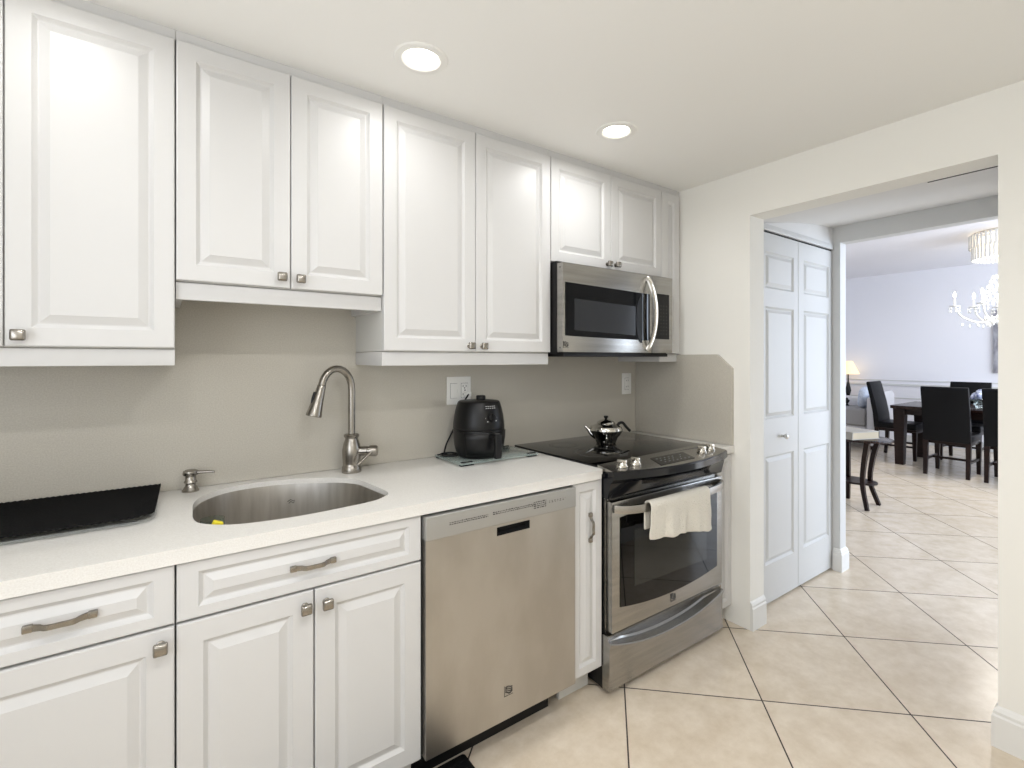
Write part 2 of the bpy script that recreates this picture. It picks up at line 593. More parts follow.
def baseboard(name, path, label, h=0.142, th=0.015, side=1):
    """profile swept along a horizontal polyline; side=+1 puts the board on the left"""
    prof = [(0, 0), (th, 0), (th, h - .035), (th * .75, h - .028), (th * .75, h - .018), (th * .35, h - .006), (0, h)]
    t = bmesh.new()
    P = [Vector((p[0], p[1])) for p in path]
    rings = []
    for i, p in enumerate(P):
        d0 = (P[i] - P[i - 1]).normalized() if i > 0 else (P[1] - P[0]).normalized()
        d1 = (P[i + 1] - P[i]).normalized() if i < len(P) - 1 else d0
        n0 = Vector((-d0.y, d0.x)) * side
        n1 = Vector((-d1.y, d1.x)) * side
        mt = (n0 + n1)
        mt = mt / mt.dot(n0) if mt.length > 1e-6 else n0
        rings.append([t.verts.new((p.x + mt.x * q[0], p.y + mt.y * q[0], q[1])) for q in prof])
    m = len(prof)
    for a, c in zip(rings, rings[1:]):
        for k in range(m): t.faces.new((a[k], a[(k + 1) % m], c[(k + 1) % m], c[k]))
    t.faces.new(rings[0]); t.faces.new(rings[-1])
    bmesh.ops.recalc_face_normals(t, faces=list(t.faces))
    bb = nb(); merge(bb, t)
    return struct(name, bb, 'base', label, 'baseboard')
baseboard('baseboard_left', [(WX0 + .001, YO0), (WX1, YO0)], 'short moulded baseboard across the wall end left of the opening', side=-1)
baseboard('baseboard_right', [(WX1, YO1 - .4), (WX1, YO1), (WX0, YO1), (WX0, -3.0)], 'moulded baseboard wrapping the wall right of the opening', side=-1)
baseboard('baseboard_hall', [(3.430, -0.662), (3.430, -0.70), (3.512, -0.70), (3.512, 2.9)], 'moulded baseboard block on the post beside the closet', side=-1)

# folding closet door
door = thing('door_1', 'white folding closet door of two narrow panelled leaves', 'door', (2.96, DY, 0))
door['kind'] = 'structure'
for k, (xa, xb) in enumerate(((2.535, 2.977), (2.980, 3.425))):
    b = nb()
    px = (xa + .075, xb - .052) if k == 0 else (xa + .065, xb - .045)
    panel_door(b, xa, xb, 0.012, 2.038, DY + .002, .034,
               panels=[(px[0], px[1], 0.224, 0.815), (px[0], px[1], 1.019, 1.635), (px[0], px[1], 1.735, 1.935)], d=0.009, groove=.014, bevw=.016)
    leaf = obj('door_leaf', b, 'trim', door, angle=20)
    if k == 0:
        b = nb(); lathe(b, [(.008, 0), (.006, .010), (.011, .016), (.016, .024), (.015, .032), (.008, .037), (0, .038)], (2.785, DY + .002, 0.915), 20, axis=(0, -1, 0))
        obj('knob', b, 'chrome', leaf)
b = nb(); box(b, 2.535, 3.426, DY + .006, DY + .03, 2.038, 2.046)
obj('track', b, 'void', door)
b = nb(); box(b, 2.531, 3.429, DY - .007, DY - .0005, 2.047, 2.080, .002)
obj('head_casing', b, 'trim', door)

# downlights
for i, (lx, ly) in enumerate(LAMPS[:3]):
    lab = ['round recessed ceiling light above the far left cabinet', 'round recessed ceiling light nearer the camera, larger of the two seen',
           'round recessed ceiling light near the microwave, smaller of the two seen'][i]
    L = thing('recessed_light', lab, 'ceiling light', (lx, ly, ZC), 'recessed lights in a row along the kitchen ceiling')
    b = nb(); lathe(b, [(.052, -.001), (.060, -.006), (.080, -.004), (.084, 0), (.050, 0)], (lx, ly, ZC), 40, cap=False)
    obj('trim_ring', b, 'plate', L)
    b = nb(); lathe(b, [(0, -.002), (.052, -.002), (.052, -.0005), (0, -.0005)], (lx, ly, ZC), 32, cap=False)
    obj('lens', b, 'lens', L)

# ================================================================ BACKSPLASH, COUNTER
b = nb(); box(b, -1.049, 2.3045, 0.0, 0.0195, 0.909, 1.62)
tag(obj('backsplash', b, 'splash'), 'beige quartz backsplash slab behind the sink and range', 'backsplash')
b = nb()
prism(b, [(-0.001, 0.909), (-0.640, 0.909), (-0.640, 1.300), (-0.556, 1.372), (-0.001, 1.372)], 'x', 2.305, 2.325, .0015)
tag(obj('side_splash', b, 'splash'), 'beige quartz side panel with a clipped corner beside the range', 'backsplash')

sink_ctrl = [(0.069, -0.219), (0.1, -0.136), (0.177, -0.065), (0.308, -0.054), (0.454, -0.11), (0.552, -0.202), (0.577, -0.318), (0.589, -0.452), (0.55, -0.507), (0.483, -0.532), (0.299, -0.548), (0.156, -0.525), (0.084, -0.47), (0.062, -0.413), (0.062, -0.317)]
outline = [Vector((p.x, p.y)) for p in smooth_path([(x, y, 0) for x, y in sink_ctrl], 5, closed=True)]
CT0, CT1 = 0.872, 0.908
def counter(name, outer, hole, label):
    t = bmesh.new()
    def loop(pts):
        vs = [t.verts.new((p[0], p[1], CT1)) for p in pts]
        es = [t.edges.new((vs[i], vs[(i + 1) % len(vs)])) for i in range(len(vs))]
        return vs, es
    ov, oe = loop(outer)
    es = list(oe)
    if hole:
        hv, he = loop(hole)
        es += he
    r = bmesh.ops.triangle_fill(t, use_beauty=True, edges=es)
    faces = [g for g in r['geom'] if isinstance(g, bmesh.types.BMFace)]
    ex = bmesh.ops.extrude_face_region(t, geom=faces)
    for v in [g for g in ex['geom'] if isinstance(g, bmesh.types.BMVert)]: v.co.z = CT1 - .018
    bmesh.ops.recalc_face_normals(t, faces=list(t.faces))
    bb = nb(); merge(bb, t)
    box(bb, -1.05, 1.388, -.6398, -.607, CT0, CT1 - .0175)
    box(bb, 1.382, 1.4028, -.622, -.001, CT0, CT1 - .0175)
    return tag(obj(name, bb, 'quartz', angle=25), label, 'countertop')
counter('countertop', [(-1.05, -0.640), (1.385, -0.640), (1.398, -0.635), (1.403, -0.622), (1.403, 0.0), (-1.05, 0.0)],
        [(p.x, p.y) for p in outline], 'long white quartz countertop holding the sink')
b = nb(); box(b, 2.197, 2.324, -0.645, -0.001, CT0, CT1, .002)
tag(obj('countertop', b, 'quartz'), 'narrow white quartz strip between range and end wall', 'countertop')

# sink bowl
cxs, cys = 0.33, -0.32
def shrink(s, off=0.0):
    out = []
    for p in outline:
        d = Vector((p.x - cxs, p.y - cys))
        L = d.length
        out.append((cxs + d.x * s + d.x / L * off, cys + d.y * s + d.y / L * off))
    return out
t = bmesh.new()
levels = [(1.0, .012, 0.889), (1.0, .003, 0.889), (1.0, .002, 0.880), (.985, 0, 0.80), (.97, 0, 0.72), (.95, 0, 0.695), (.90, 0, 0.682), (.80, 0, 0.678), (.30, 0, 0.672), (.13, 0, 0.670)]
rings = [[t.verts.new((x, y, z)) for x, y in shrink(s, off)] for s, off, z in levels]
for a, c in zip(rings, rings[1:]):
    n = len(a)
    for k in range(n): t.faces.new((a[k], a[(k + 1) % n], c[(k + 1) % n], c[k]))
t.faces.new(rings[-1])
bmesh.ops.recalc_face_normals(t, faces=list(t.faces))
sink = thing('kitchen_sink', 'undermounted stainless steel sink with rounded ends set in the counter', 'sink', (cxs, cys, 0.67))
bb = nb(); merge(bb, t)
sb = obj('bowl', bb, 'ssink', sink, angle=60)
sm = sb.modifiers.new('thickness', 'SOLIDIFY'); sm.thickness = 0.0012; sm.offset = -1
b = nb(); lathe(b, [(.0, 0), (.03, 0), (.038, .003), (.043, .004), (.045, .002), (.045, .0)], (cxs, cys, .6715), 28)
obj('drain', b, 'chrome', sink)
EY = max(p.y for p in outline if abs(p.x - .37) < .03) * 1.0
EY = cys + (EY - cys) * .985 - .0015
b = nb()
for dz, w in ((0, .022), (.007, .03)):
    tube(b, [(0.37 - w / 2, EY, .822 + dz), (0.37 - w / 6, EY, .828 + dz), (0.37 + w / 6, EY, .821 + dz), (0.37 + w / 2, EY, .828 + dz)], .0012, 6)
obj('emblem', b, 'dgrey', sink)

# glass cup and sponge in the sink
cup = thing('drinking_glass', 'clear glass tumbler standing in the sink at its left end', 'glass', (.105, -.40, .684))
b = nb(); lathe(b, [(0, 0), (.022, 0), (.027, .13), (.030, .216), (.0285, .216), (.0255, .13), (.020, .006), (0, .006)], (.105, -.40, .684), 28, cap=False)
obj('glass_body', b, 'glass', cup, angle=50)
br = thing('dish_brush', 'small yellow dish brush standing in the glass in the sink', 'dish brush', (.105, -.40, .692))
b = nb(); tube(b, [(.102, -.396, .692), (.107, -.412, .80), (.110, -.427, .876)], .005, 8); obj('handle', b, 'plate', br)
b = nb(); box(b, -.012, .014, -.010, .010, -.012, .012, .005, 3)
b.transform(Matrix.Translation((.112, -.432, .888)) @ Matrix.Rotation(.4, 4, 'Y')); obj('sponge_head', b, 'yellow', br)

# faucet
fx, fy = 0.581, -0.083
fau = thing('faucet', 'tall brushed nickel gooseneck faucet behind the sink', 'faucet', (fx, fy, CT1))
b = nb()
lathe(b, [(0, 0), (.036, 0), (.037, .004), (.036, .022), (.033, .026), (.0325, .035), (.034, .060), (.035, .085), (.031, .108), (.024, .128), (.023, .132), (.028, .138), (.029, .144), (.026, .148), (.017, .150)], (fx, fy, CT1), 32)
obj('base', b, 'nickel', fau, angle=40)
ux, uy = -.97, -.24
pts = [(fx, fy, 1.05), (fx, fy, 1.15), (fx, fy, 1.225)]
R = 0.061
for k in range(1, 14):
    a = PI * k / 13 * 0.93
    pts.append((fx + ux * R * (1 - math.cos(a)), fy + uy * R * (1 - math.cos(a)), 1.232 + (R + .018) * math.sin(a)))
b = nb(); tube(b, pts, .0135, 20)
obj('spout', b, 'nickel', fau, angle=60)
e = Vector(pts[-1]); e2 = Vector(pts[-2]); dr = (e - e2).normalized()
dr = (Vector((ux * .28, uy * .28, -1))).normalized()
b = nb()
lathe(b, [(.0135, 0), (.0155, .003), (.0155, .012), (.0165, .020), (.020, .058), (.0255, .100), (.0275, .110), (.0275, .117), (.024, .119), (0, .118)], e - dr * .002, 28, axis=dr)
hd = obj('spray_head', b, 'nickel', fau, angle=40)
b = nb(); sd = Vector((ux, uy, 0)); q = e + dr * .045 + sd * .0195 * 1.0
tube(b, [q - dr * .022, q, q + dr * .02], [.005, .0065, .005], 10)
obj('button', b, 'blackm', hd)
b = nb()
hd1 = Vector((.86, -.50, 0)).normalized()
h0 = Vector((fx, fy, .989))
lathe(b, [(.0175, .02), (.0185, .045), (.0185, .060), (.0165, .062), (.0165, .066), (.021, .068), (.022, .092), (.018, .098), (0, .099)], h0, 26, axis=hd1)
obj('valve', b, 'nickel', fau, angle=40)
b = nb()
l0 = h0 + hd1 * .080 + Vector((-.3, -.5, 0)).normalized() * .015
tube(b, [l0, l0 + Vector((-.026, -.008, -.018)), l0 + Vector((-.058, -.012, -.044))], [.006, .005, .0068], 12)
obj('handle', b, 'nickel', fau, angle=60)

# soap dispenser
sx, sy = 0.066, -0.05
so = thing('soap_dispenser', 'short brushed nickel soap pump to the left of the sink', 'soap dispenser', (sx, sy, CT1))
b = nb(); lathe(b, [(0, 0), (.024, 0), (.025, .004), (.021, .009), (.019, .014), (.015, .019), (.015, .026), (.019, .030), (.018, .034), (.0155, .038), (.0155, .052)], (sx, sy, CT1), 28)
obj('base', b, 'nickel', so, angle=40)
b = nb(); lathe(b, [(.016, .052), (.021, .054), (.0225, .060), (.021, .068), (.014, .072), (0, .073)], (sx, sy, CT1), 28)
nd = Vector((.93, -.36, 0)).normalized()
o3 = Vector((sx, sy, CT1 + .062))
tube(b, [o3 + nd * .01, o3 + nd * .05, o3 + nd * .070 + Vector((0, 0, -.002))], [.0062, .005, .0042], 12)
obj('pump', b, 'nickel', so, angle=40)

# drying tray + black mesh mat
def rrect(x0, x1, y0, y1, r, n=6):
    out = []
    for cx_, cy_, a0 in ((x1 - r, y1 - r, 0), (x0 + r, y1 - r, 90), (x0 + r, y0 + r, 180), (x1 - r, y0 + r, 270)):
        for k in range(n + 1):
            a = math.radians(a0 + 90 * k / n)
            out.append((cx_ + r * math.cos(a), cy_ + r * math.sin(a)))
    return out
tr = bmesh.new()
rr = []
for ins, z in ((.012, CT1 + .001), (.004, CT1 + .004), (0, CT1 + .012), (.004, CT1 + .012), (.012, CT1 + .005)):
    rr.append([tr.verts.new((x, y, z)) for x, y in rrect(-.58 + ins, -.020 - ins, -.385 + ins, -.030 - ins, .05)])
for a, c in zip(rr, rr[1:]):
    for k in range(len(a)): tr.faces.new((a[k], a[(k + 1) % len(a)], c[(k + 1) % len(a)], c[k]))
tr.faces.new(rr[0]); tr.faces.new(rr[-1])
bmesh.ops.recalc_face_normals(tr, faces=list(tr.faces))
bb = nb(); merge(bb, tr)
tag(obj('drying_tray', bb, 'tray', angle=50, at=(-.3, -.2, CT1)), 'shallow clear plastic tray with rounded corners on the counter left of the sink', 'tray')
t = bmesh.new()
NX, NY = 84, 52
g = []
for i in range(NX + 1):
    row = []
    for j in range(NY + 1):
        u, v = i / NX, j / NY
        x = -.585 + .560 * u + .012 * v
        y = -.375 + .345 * v - .03 * (1 - v) * max(0, (u - .93) / .07) * -1
        z = CT1 + .0185 + .009 * max(0, (v - .25) / .75) ** 1.6
        if (i % 2) == (j % 2): z += .0036
        row.append(t.verts.new((x, y, z)))
    g.append(row)
for i in range(NX):
    for j in range(NY):
        t.faces.new((g[i][j], g[i + 1][j], g[i + 1][j + 1], g[i][j + 1]))
bmesh.ops.recalc_face_normals(t, faces=list(t.faces))
bb = nb(); merge(bb, t)
o = tag(obj('mesh_mat', bb, 'rubber', smooth=False, at=(-.3, -.2, CT1 + .02)), 'black woven mesh mat lying in the clear tray, back edge raised', 'mat')
sm = o.modifiers.new('thickness', 'SOLIDIFY'); sm.thickness = .003; sm.offset = 1

# ================================================================ UPPER CABINETS
def upper(label, x0, x1, z0, z1, doors, rail, knobs, group='white wall cabinets'):
    c = thing('wall_cabinet', label, 'cabinet', ((x0 + x1) / 2, 0, z0), group)
    b = nb(); box(b, x0 + .0005, x1 - .0005, -.304, -.001, z0, ZC - .001, .0008)
    obj('body', b, 'cab_in', c)
    if rail:
        b = nb(); box(b, x0 + .0005, x1 - .0005, -.306, -.286, rail[0], rail[1], .002)
        box(b, x0 + .0005, x0 + .016, -.286, -.001, rail[0], rail[1], .001)
        box(b, x1 - .016, x1 - .0005, -.286, -.001, rail[0], rail[1], .001)
        obj('light_rail', b, 'cab', c)
    for k, (xa, xb) in enumerate(doors):
        b = nb(); panel_door(b, xa + .0012, xb - .0012, z0 + .002, z1, -.325, .0205)
        d = obj('door', b, 'cab', c, angle=20)
        if k < len(knobs) and knobs[k]: knob(d, knobs[k][0], -.325, knobs[k][1])
    b = nb(); box(b, x0, x1, -.3085, -.3045, z1 + .003, ZC - .0005)
    obj('top_filler', b, 'cab', c)
    return c
ZT = 2.256
upper('tall wall cabinet at the far left, with a light rail below', -.655, .021, 1.378, ZT, [(-.655, -.316), (-.316, .021)], (1.330, 1.376), [(-.345, 1.407), (-.288, 1.407)])
upper('shorter double-door wall cabinet raised above the sink', .022, .6195, 1.572, ZT, [(.022, .320), (.320, .6195)], (1.520, 1.570), [(.292, 1.606), (.346, 1.604)])
upper('tall double-door wall cabinet between sink and microwave', .621, 1.3815, 1.376, ZT, [(.621, .9965), (.9965, 1.3815)], (1.324, 1.374), [(.968, 1.401), (1.026, 1.400)])
upper('short double-door wall cabinet directly over the microwave', 1.383, 2.1495, 1.785, ZT, [(1.383, 1.7635), (1.7635, 2.1495)], None, [(1.735, 1.812), (1.792, 1.814)])
upper('very narrow wall cabinet between microwave and end wall', 2.151, 2.303, 1.376, ZT, [(2.151, 2.303)], (1.333, 1.374), [])
b = nb(); box(b, 2.304, 2.3245, -.306, -.001, 1.376, ZC - .001)
tag(obj('filler_strip', b, 'cab'), 'thin white filler between the narrow wall cabinet and end wall', 'filler')

# ================================================================ BASE CABINETS
def base(label, x0, x1, drawers, doors, group='white base cabinets'):
    c = thing('base_cabinet', label, 'cabinet', ((x0 + x1) / 2, 0, 0), group)
    b = nb()
    box(b, x0 + .0005, x0 + .018, -.606, -.004, .10, .866)
    box(b, x1 - .018, x1 - .0005, -.606, -.004, .10, .866)
    box(b, x0 + .018, x1 - .018, -.606, -.004, .10, .118)
    box(b, x0 + .018, x1 - .018, -.018, -.004, .118, .866)
    box(b, x0 + .018, x1 - .018, -.606, -.588, .70, .74)
    box(b, x0 + .018, x1 - .018, -.606, -.588, .845, .866)
    obj('body', b, 'cab_in', c)
    b = nb(); box(b, x0 + .0005, x1 - .0005, -.545, -.53, 0.001, .10)
    obj('toe_kick', b, 'cab_in', c)
    for (xa, xb, za, zb, h) in drawers:
        b = nb(); panel_door(b, xa + .0015, xb - .0015, za, zb, -.628, .0205, panels=[(xa + .044, xb - .040, za + .026, zb - .026)], groove=.013, bevw=.014)
        d = obj('drawer', b, 'cab', c, angle=20)
        if h: pull(d, h)
    for (xa, xb, za, zb, kn, vp) in doors:
        b = nb(); panel_door(b, xa + .0015, xb - .0015, za, zb, -.628, .0205, stile=.052 if xb - xa > .2 else .033)
        d = obj('door', b, 'cab', c, angle=20)
        if kn: knob(d, kn[0], -.628, kn[1])
        if vp: pull(d, vp, vert=True)
    return c
base('base cabinet at the far left, one drawer over one door', -.370, .0175, [(-.370, .0175, .731, .867, (-.176, -.628, .800))], [(-.370, .0175, .118, .725, (-.010, .690), None)])
base('wide base cabinet under the sink, long drawer front over two doors', .0185, .631, [(.0185, .631, .731, .867, (.319, -.628, .796))],
     [(.0185, .322, .118, .725, (.298, .687), None), (.322, .631, .118, .725, (.352, .685), None)])
base('slim full-height pull-out base cabinet between dishwasher and range', 1.2455, 1.4025, [], [(1.2455, 1.4025, .118, .867, None, (1.334, -.628, .688))])
base('slim base cabinet between range and end wall', 2.197, 2.324, [], [(2.197, 2.324, .09, .862, None, None)])

# ================================================================ DISHWASHER
def emblem(parent, x, y, z, s=0.024):
    """small square badge with curved strokes"""
    b = nb()
    h = s / 2
    w = .0016
    for (a, c, d, e_) in ((-h, -h + w, -h, h), (-h, h, -h, -h + w)):
        box(b, x + a, x + c, y - .0008, y, z + d, z + e_)
    for k, (zz, amp) in enumerate(((.62, .16), (.30, .18), (-.02, .2), (-.38, .24))):
        P = [Vector((x + (-.75 + 1.6 * i / 8) * h, y - .0004, z + (zz + amp * math.sin(i / 8 * PI * 1.7 + k * .5)) * h)) for i in range(9)]
        tube(b, P, .0016 if k < 3 else .0024, 6)
    return obj('emblem', b, 'dgrey', parent)
dw = thing('dishwasher', 'stainless steel dishwasher front with silver control strip', 'dishwasher', (.945, 0, 0))
DX0, DX1 = .637, 1.2435
b = nb(); box(b, DX0 + .004, DX1 - .002, -.600, -.02, .10, .860)
box(b, .6325, DX0 + .003, -.612, -.60, .10, .866)
obj('tub', b, 'void', dw)
b = nb()
# door panel with the pocket handle left open
hx0, hx1, hz0, hz1 = .893, 1.030, .752, .781
for (xa, xb, za, zb) in ((DX0, DX1, .119, hz0), (DX0, hx0, hz0, .792), (hx1, DX1, hz0, .792), (hx0, hx1, hz1, .792)):
    t = bmesh.new()
    bmesh.ops.create_cube(t, size=1)
    for v in t.verts: v.co = Vector(((xa + xb) / 2 + v.co.x * (xb - xa), -.6235 + v.co.y * .045, (za + zb) / 2 + v.co.z * (zb - za)))
    merge(b, t)
obj('door_panel', b, 'ss', dw)
b = nb(); box(b, hx0, hx1, -.6385, -.602, hz0, hz1)
hdl = nb(); 
t = bmesh.new()
vs = [(hx0, -.645, hz0), (hx1, -.645, hz0), (hx1, -.645, hz1), (hx0, -.645, hz1), (hx0 + .004, -.615, hz0 + .003), (hx1 - .004, -.615, hz0 + .003), (hx1 - .004, -.615, hz1), (hx0 + .004, -.615, hz1)]
vv = [t.verts.new(v) for v in vs]
for f in ((0, 1, 5, 4), (1, 2, 6, 5), (2, 3, 7, 6), (3, 0, 4, 7), (4, 5, 6, 7)): t.faces.new([vv[k] for k in f])
merge(hdl, t); b.free()
obj('pocket_handle', hdl, 'void', dw)
b = nb(); box(b, DX0 - .001, DX1 + .001, -.650, -.602, .790, .864, .004, 3)
cs = obj('control_strip', b, 'strip', dw)
b = nb()
def marks(b, x0, x1, z, y, h, rows=2, dash=.006, gap=.003, axis='y', rnd=random):
    for r in range(rows):
        x = x0
        while x < x1:
            w = dash * (.4 + rnd.random())
            box(b, x, min(x + w, x1), y - .0006, y, z - r * h * 1.7, z - r * h * 1.7 + h * (.6 + .4 * rnd.random()))
            x += w + gap
marks(b, .715, .856, .832, -.650, .0035, 2)
marks(b, .875, 1.045, .834, -.650, .0035, 2)
marks(b, 1.045, 1.100, .838, -.650, .004, 4, .008, .004)
marks(b, 1.115, 1.190, .832, -.650, .003, 2, .004, .009)
obj('control_marks', b, 'dgrey', cs)
emblem(dw, .940, -.6462, .217, .036)
b = nb(); box(b, DX0, 1.19, -.548, -.53, .001, .112)
obj('toe_kick', b, 'blackm', dw)

# ================================================================ RANGE
rg = thing('electric_range', 'stainless slide-in electric range with black glass cooktop', 'range', (1.8, 0, 0))
RX0, RX1 = 1.406, 2.190
BX0, BX1 = 1.412, 2.168
b = nb(); box(b, BX0 + .004, BX1 + .014, -.622, -.03, .02, .900); obj('body', b, 'blackm', rg)
b = nb()
prism(b, [(RX0, -.002), (RX1, -.002), (RX1, -.600), (RX0, -.600)], 'z', .905, .9165, .002)
ct = obj('cooktop', b, 'blackg', rg)
def bring(c, r):
    b = nb()
    for q in (r, r - .012):
        tt = bmesh.new()
        n = 48
        A = [tt.verts.new((c[0] + q * math.cos(2 * PI * k / n), c[1] + q * math.sin(2 * PI * k / n), .9168)) for k in range(n)]
        B_ = [tt.verts.new((c[0] + (q - .0016) * math.cos(2 * PI * k / n), c[1] + (q - .0016) * math.sin(2 * PI * k / n), .9168)) for k in range(n)]
        for k in range(n): tt.faces.new((A[k], A[(k + 1) % n], B_[(k + 1) % n], B_[k]))
        merge(b, tt)
    obj('burner_ring', b, 'grey', ct, smooth=False)
bring((1.60, -.40), .115); bring((2.0, -.40), .085); bring((1.60, -.16), .075); bring((2.0, -.17), .10)
xc, hw = (RX0 + RX1) / 2, (RX1 - RX0) / 2
def bow(x, e=.0): 
    u = (x - xc) / hw
    return 1 - u * u
def strip(rows, n=28):
    """rows: functions x -> (y, z); a surface spanning the range width"""
    t = bmesh.new()
    R_ = []
    for f in rows:
        R_.append([t.verts.new((RX0 + (RX1 - RX0) * i / n + 0.0, *f(RX0 + (RX1 - RX0) * i / n))) for i in range(n + 1)])
    for a, c in zip(R_, R_[1:]):
        for i in range(n): t.faces.new((a[i], a[i + 1], c[i + 1], c[i]))
    for side in (0, n):
        try: t.faces.new([r[side] for r in R_])
        except Exception: pass
    bmesh.ops.recalc_face_normals(t, faces=list(t.faces))
    b = nb(); merge(b, t)
    return b
yf = lambda x: -.685 - .072 * bow(x)
b = strip([lambda x: (-.598 + .06 * (x - RX0), .903), lambda x: (-.598 + .06 * (x - RX0), .9185), lambda x: (yf(x) + .010, .9065), lambda x: (yf(x) + .003, .9045), lambda x: (-.60, .8935)])
cp = obj('control_panel', b, 'ssh', rg, angle=30)
b = strip([lambda x: (-.60, .8930), lambda x: (yf(x) + .0028, .9040), lambda x: (yf(x) - .002, .8990), lambda x: (yf(x) - .0025, .872), lambda x: (-.672 - .045 * bow(x), .855), lambda x: (-.664 - .022 * bow(x), .825), lambda x: (-.655 - .006 * bow(x), .792), lambda x: (-.60, .792)])
obj('front_fascia', b, 'fascia', rg, angle=25)
SL = (.9045 - .9185) / (.560 - .72)
def pz(y): return .9185 - (-.560 - y) * .0875 * 1.0 + .0
def surf_z(x, y):
    y0 = -.598 + .06 * (x - RX0)
    k = (y0 - y) / (y0 - (yf(x) + .010))
    return .9185 + (.9065 - .9185) * k
b = nb()
t = bmesh.new()
q = [(1.690, -.630), (1.930, -.622), (1.885, -.722), (1.645, -.728)]
vv = [t.verts.new((x, y, surf_z(x, y) + .0015)) for x, y in q]
t.faces.new(vv)
merge(b, t)
dsp = obj('display', b, 'blackg', cp, smooth=False)
b = nb()
for r in range(3):
    for k in range(7):
        if random.random() < .2: continue
        x = 1.70 + k * .027; y = -.652 - r * .024
        w = .006 + .008 * random.random()
        t = bmesh.new()
        vv = [t.verts.new((xx, yy, surf_z(xx, yy) + .0022)) for xx, yy in ((x, y), (x + w, y), (x + w, y - .0035), (x, y - .0035))]
        t.faces.new(vv); merge(b, t)
obj('display_marks', b, 'lgrey', dsp, smooth=False)
for kx, ky in ((1.483, -.661), (1.560, -.664), (2.012, -.668), (2.098, -.655)):
    z = surf_z(kx, ky)
    b = nb()
    lathe(b, [(0, -.001), (.023, -.001), (.024, .003), (.021, .007), (.0195, .009), (.0185, .016), (.015, .019), (0, .020)], (kx, ky, z), 28)
    t = bmesh.new(); bmesh.ops.create_cube(t, size=1)
    for v in t.verts: v.co = Vector((v.co.x * .012, v.co.y * .040, v.co.z * .016))
    bmesh.ops.bevel(t, geom=list(t.edges), offset=.003, segments=2, profile=.6, affect='EDGES')
    t.transform(Matrix.Translation((kx, ky, z + .022)) @ Matrix.Rotation(.3, 4, 'Z'))
    merge(b, t)
    obj('knob', b, 'chromek', cp, angle=40)
# oven door
oz0, oz1 = .256, .778
b = nb(); box(b, BX0 + .006, BX1 + .008, -.668, -.628, oz0, oz1, .004)
box(b, BX0 + .004, BX1 + .006, -.629, -.6225, oz0 - .01, oz1 + .012)
od = obj('oven_door', b, 'ssh', rg)
wx = [1.462, 2.130]
low = [(wx[0] + (wx[1] - wx[0]) * i / 16, .352 - .030 * (1 - (-1 + 2 * i / 16) ** 2)) for i in range(17)]
top = [(wx[1] - (wx[1] - wx[0]) * i / 16, .712 + .010 * (1 - (-1 + 2 * i / 16) ** 2)) for i in range(17)]
b = nb(); prism(b, low + top, 'y', -.6705, -.6682)
wn = obj('oven_window', b, 'blackg', od, smooth=False)
b = nb(); prism(b, [(1.545, .415), (2.045, .405), (2.045, .640), (1.545, .645)], 'y', -.6712, -.6706)
obj('window_screen', b, 'winin', wn, smooth=False)
emblem(od, 1.800, -.6692, .297, .036)
# bowed flat bar handle
hp = []
for i in range(33):
    u = -1 + 2 * i / 32
    au = abs(u)
    hp.append(Vector((1.79 + .362 * u, -.672 - .062 * (1 - au ** 4) ** .6 - .008 * (1 - u * u), .752)))
b = nb(); tube(b, hp, 1.0, sect=[(-.006, -.016), (.006, -.016), (.008, 0), (.006, .016), (-.006, .016), (-.008, 0)])
obj('handle', b, 'ssh', od, angle=40)
# storage drawer with scooped grip
t = bmesh.new()
DXa, DXb = 1.404, 2.180
n = 30
rows = []
def arc(x):
    u = (x - (DXa + DXb) / 2) / ((DXb - DXa) / 2)
    return .226 - .060 * (1 - abs(u) ** 2.2)
fns = [lambda x: (-.628, .246), lambda x: (-.656, .246), lambda x: (-.660, .243), lambda x: (-.660 + .030 * max(0, min(1, (0.226 - arc(x)) / .03)), arc(x) + .004 + .15 * (.226 - arc(x))),
       lambda x: (-.660 + .026 * max(0, min(1, (0.226 - arc(x)) / .03)), arc(x) + .002),
       lambda x: (-.672, arc(x) - .001), lambda x: (-.674, arc(x) - .006), lambda x: (-.668, arc(x) - .03), lambda x: (-.667, .034), lambda x: (-.664, .030), lambda x: (-.628, .030)]
for f in fns: rows.append([t.verts.new((DXa + (DXb - DXa) * i / n, *f(DXa + (DXb - DXa) * i / n))) for i in range(n + 1)])
for a, c in zip(rows, rows[1:]):
    for i in range(n): t.faces.new((a[i], a[i + 1], c[i + 1], c[i]))
for side in (0, n): t.faces.new([r[side] for r in rows])
bmesh.ops.recalc_face_normals(t, faces=list(t.faces))
b = nb(); merge(b, t)
obj('drawer', b, 'ssh', rg, angle=30)
for x, y in ((1.45, -.59), (2.12, -.59), (1.45, -.08), (2.12, -.08)):
    b = nb(); lathe(b, [(.018, 0), (.018, .006), (.008, .008), (.008, .019)], (x, y, .0), 14)
    obj('levelling_foot', b, 'blackm', rg)

# towel over the handle
t = bmesh.new()
prof = []
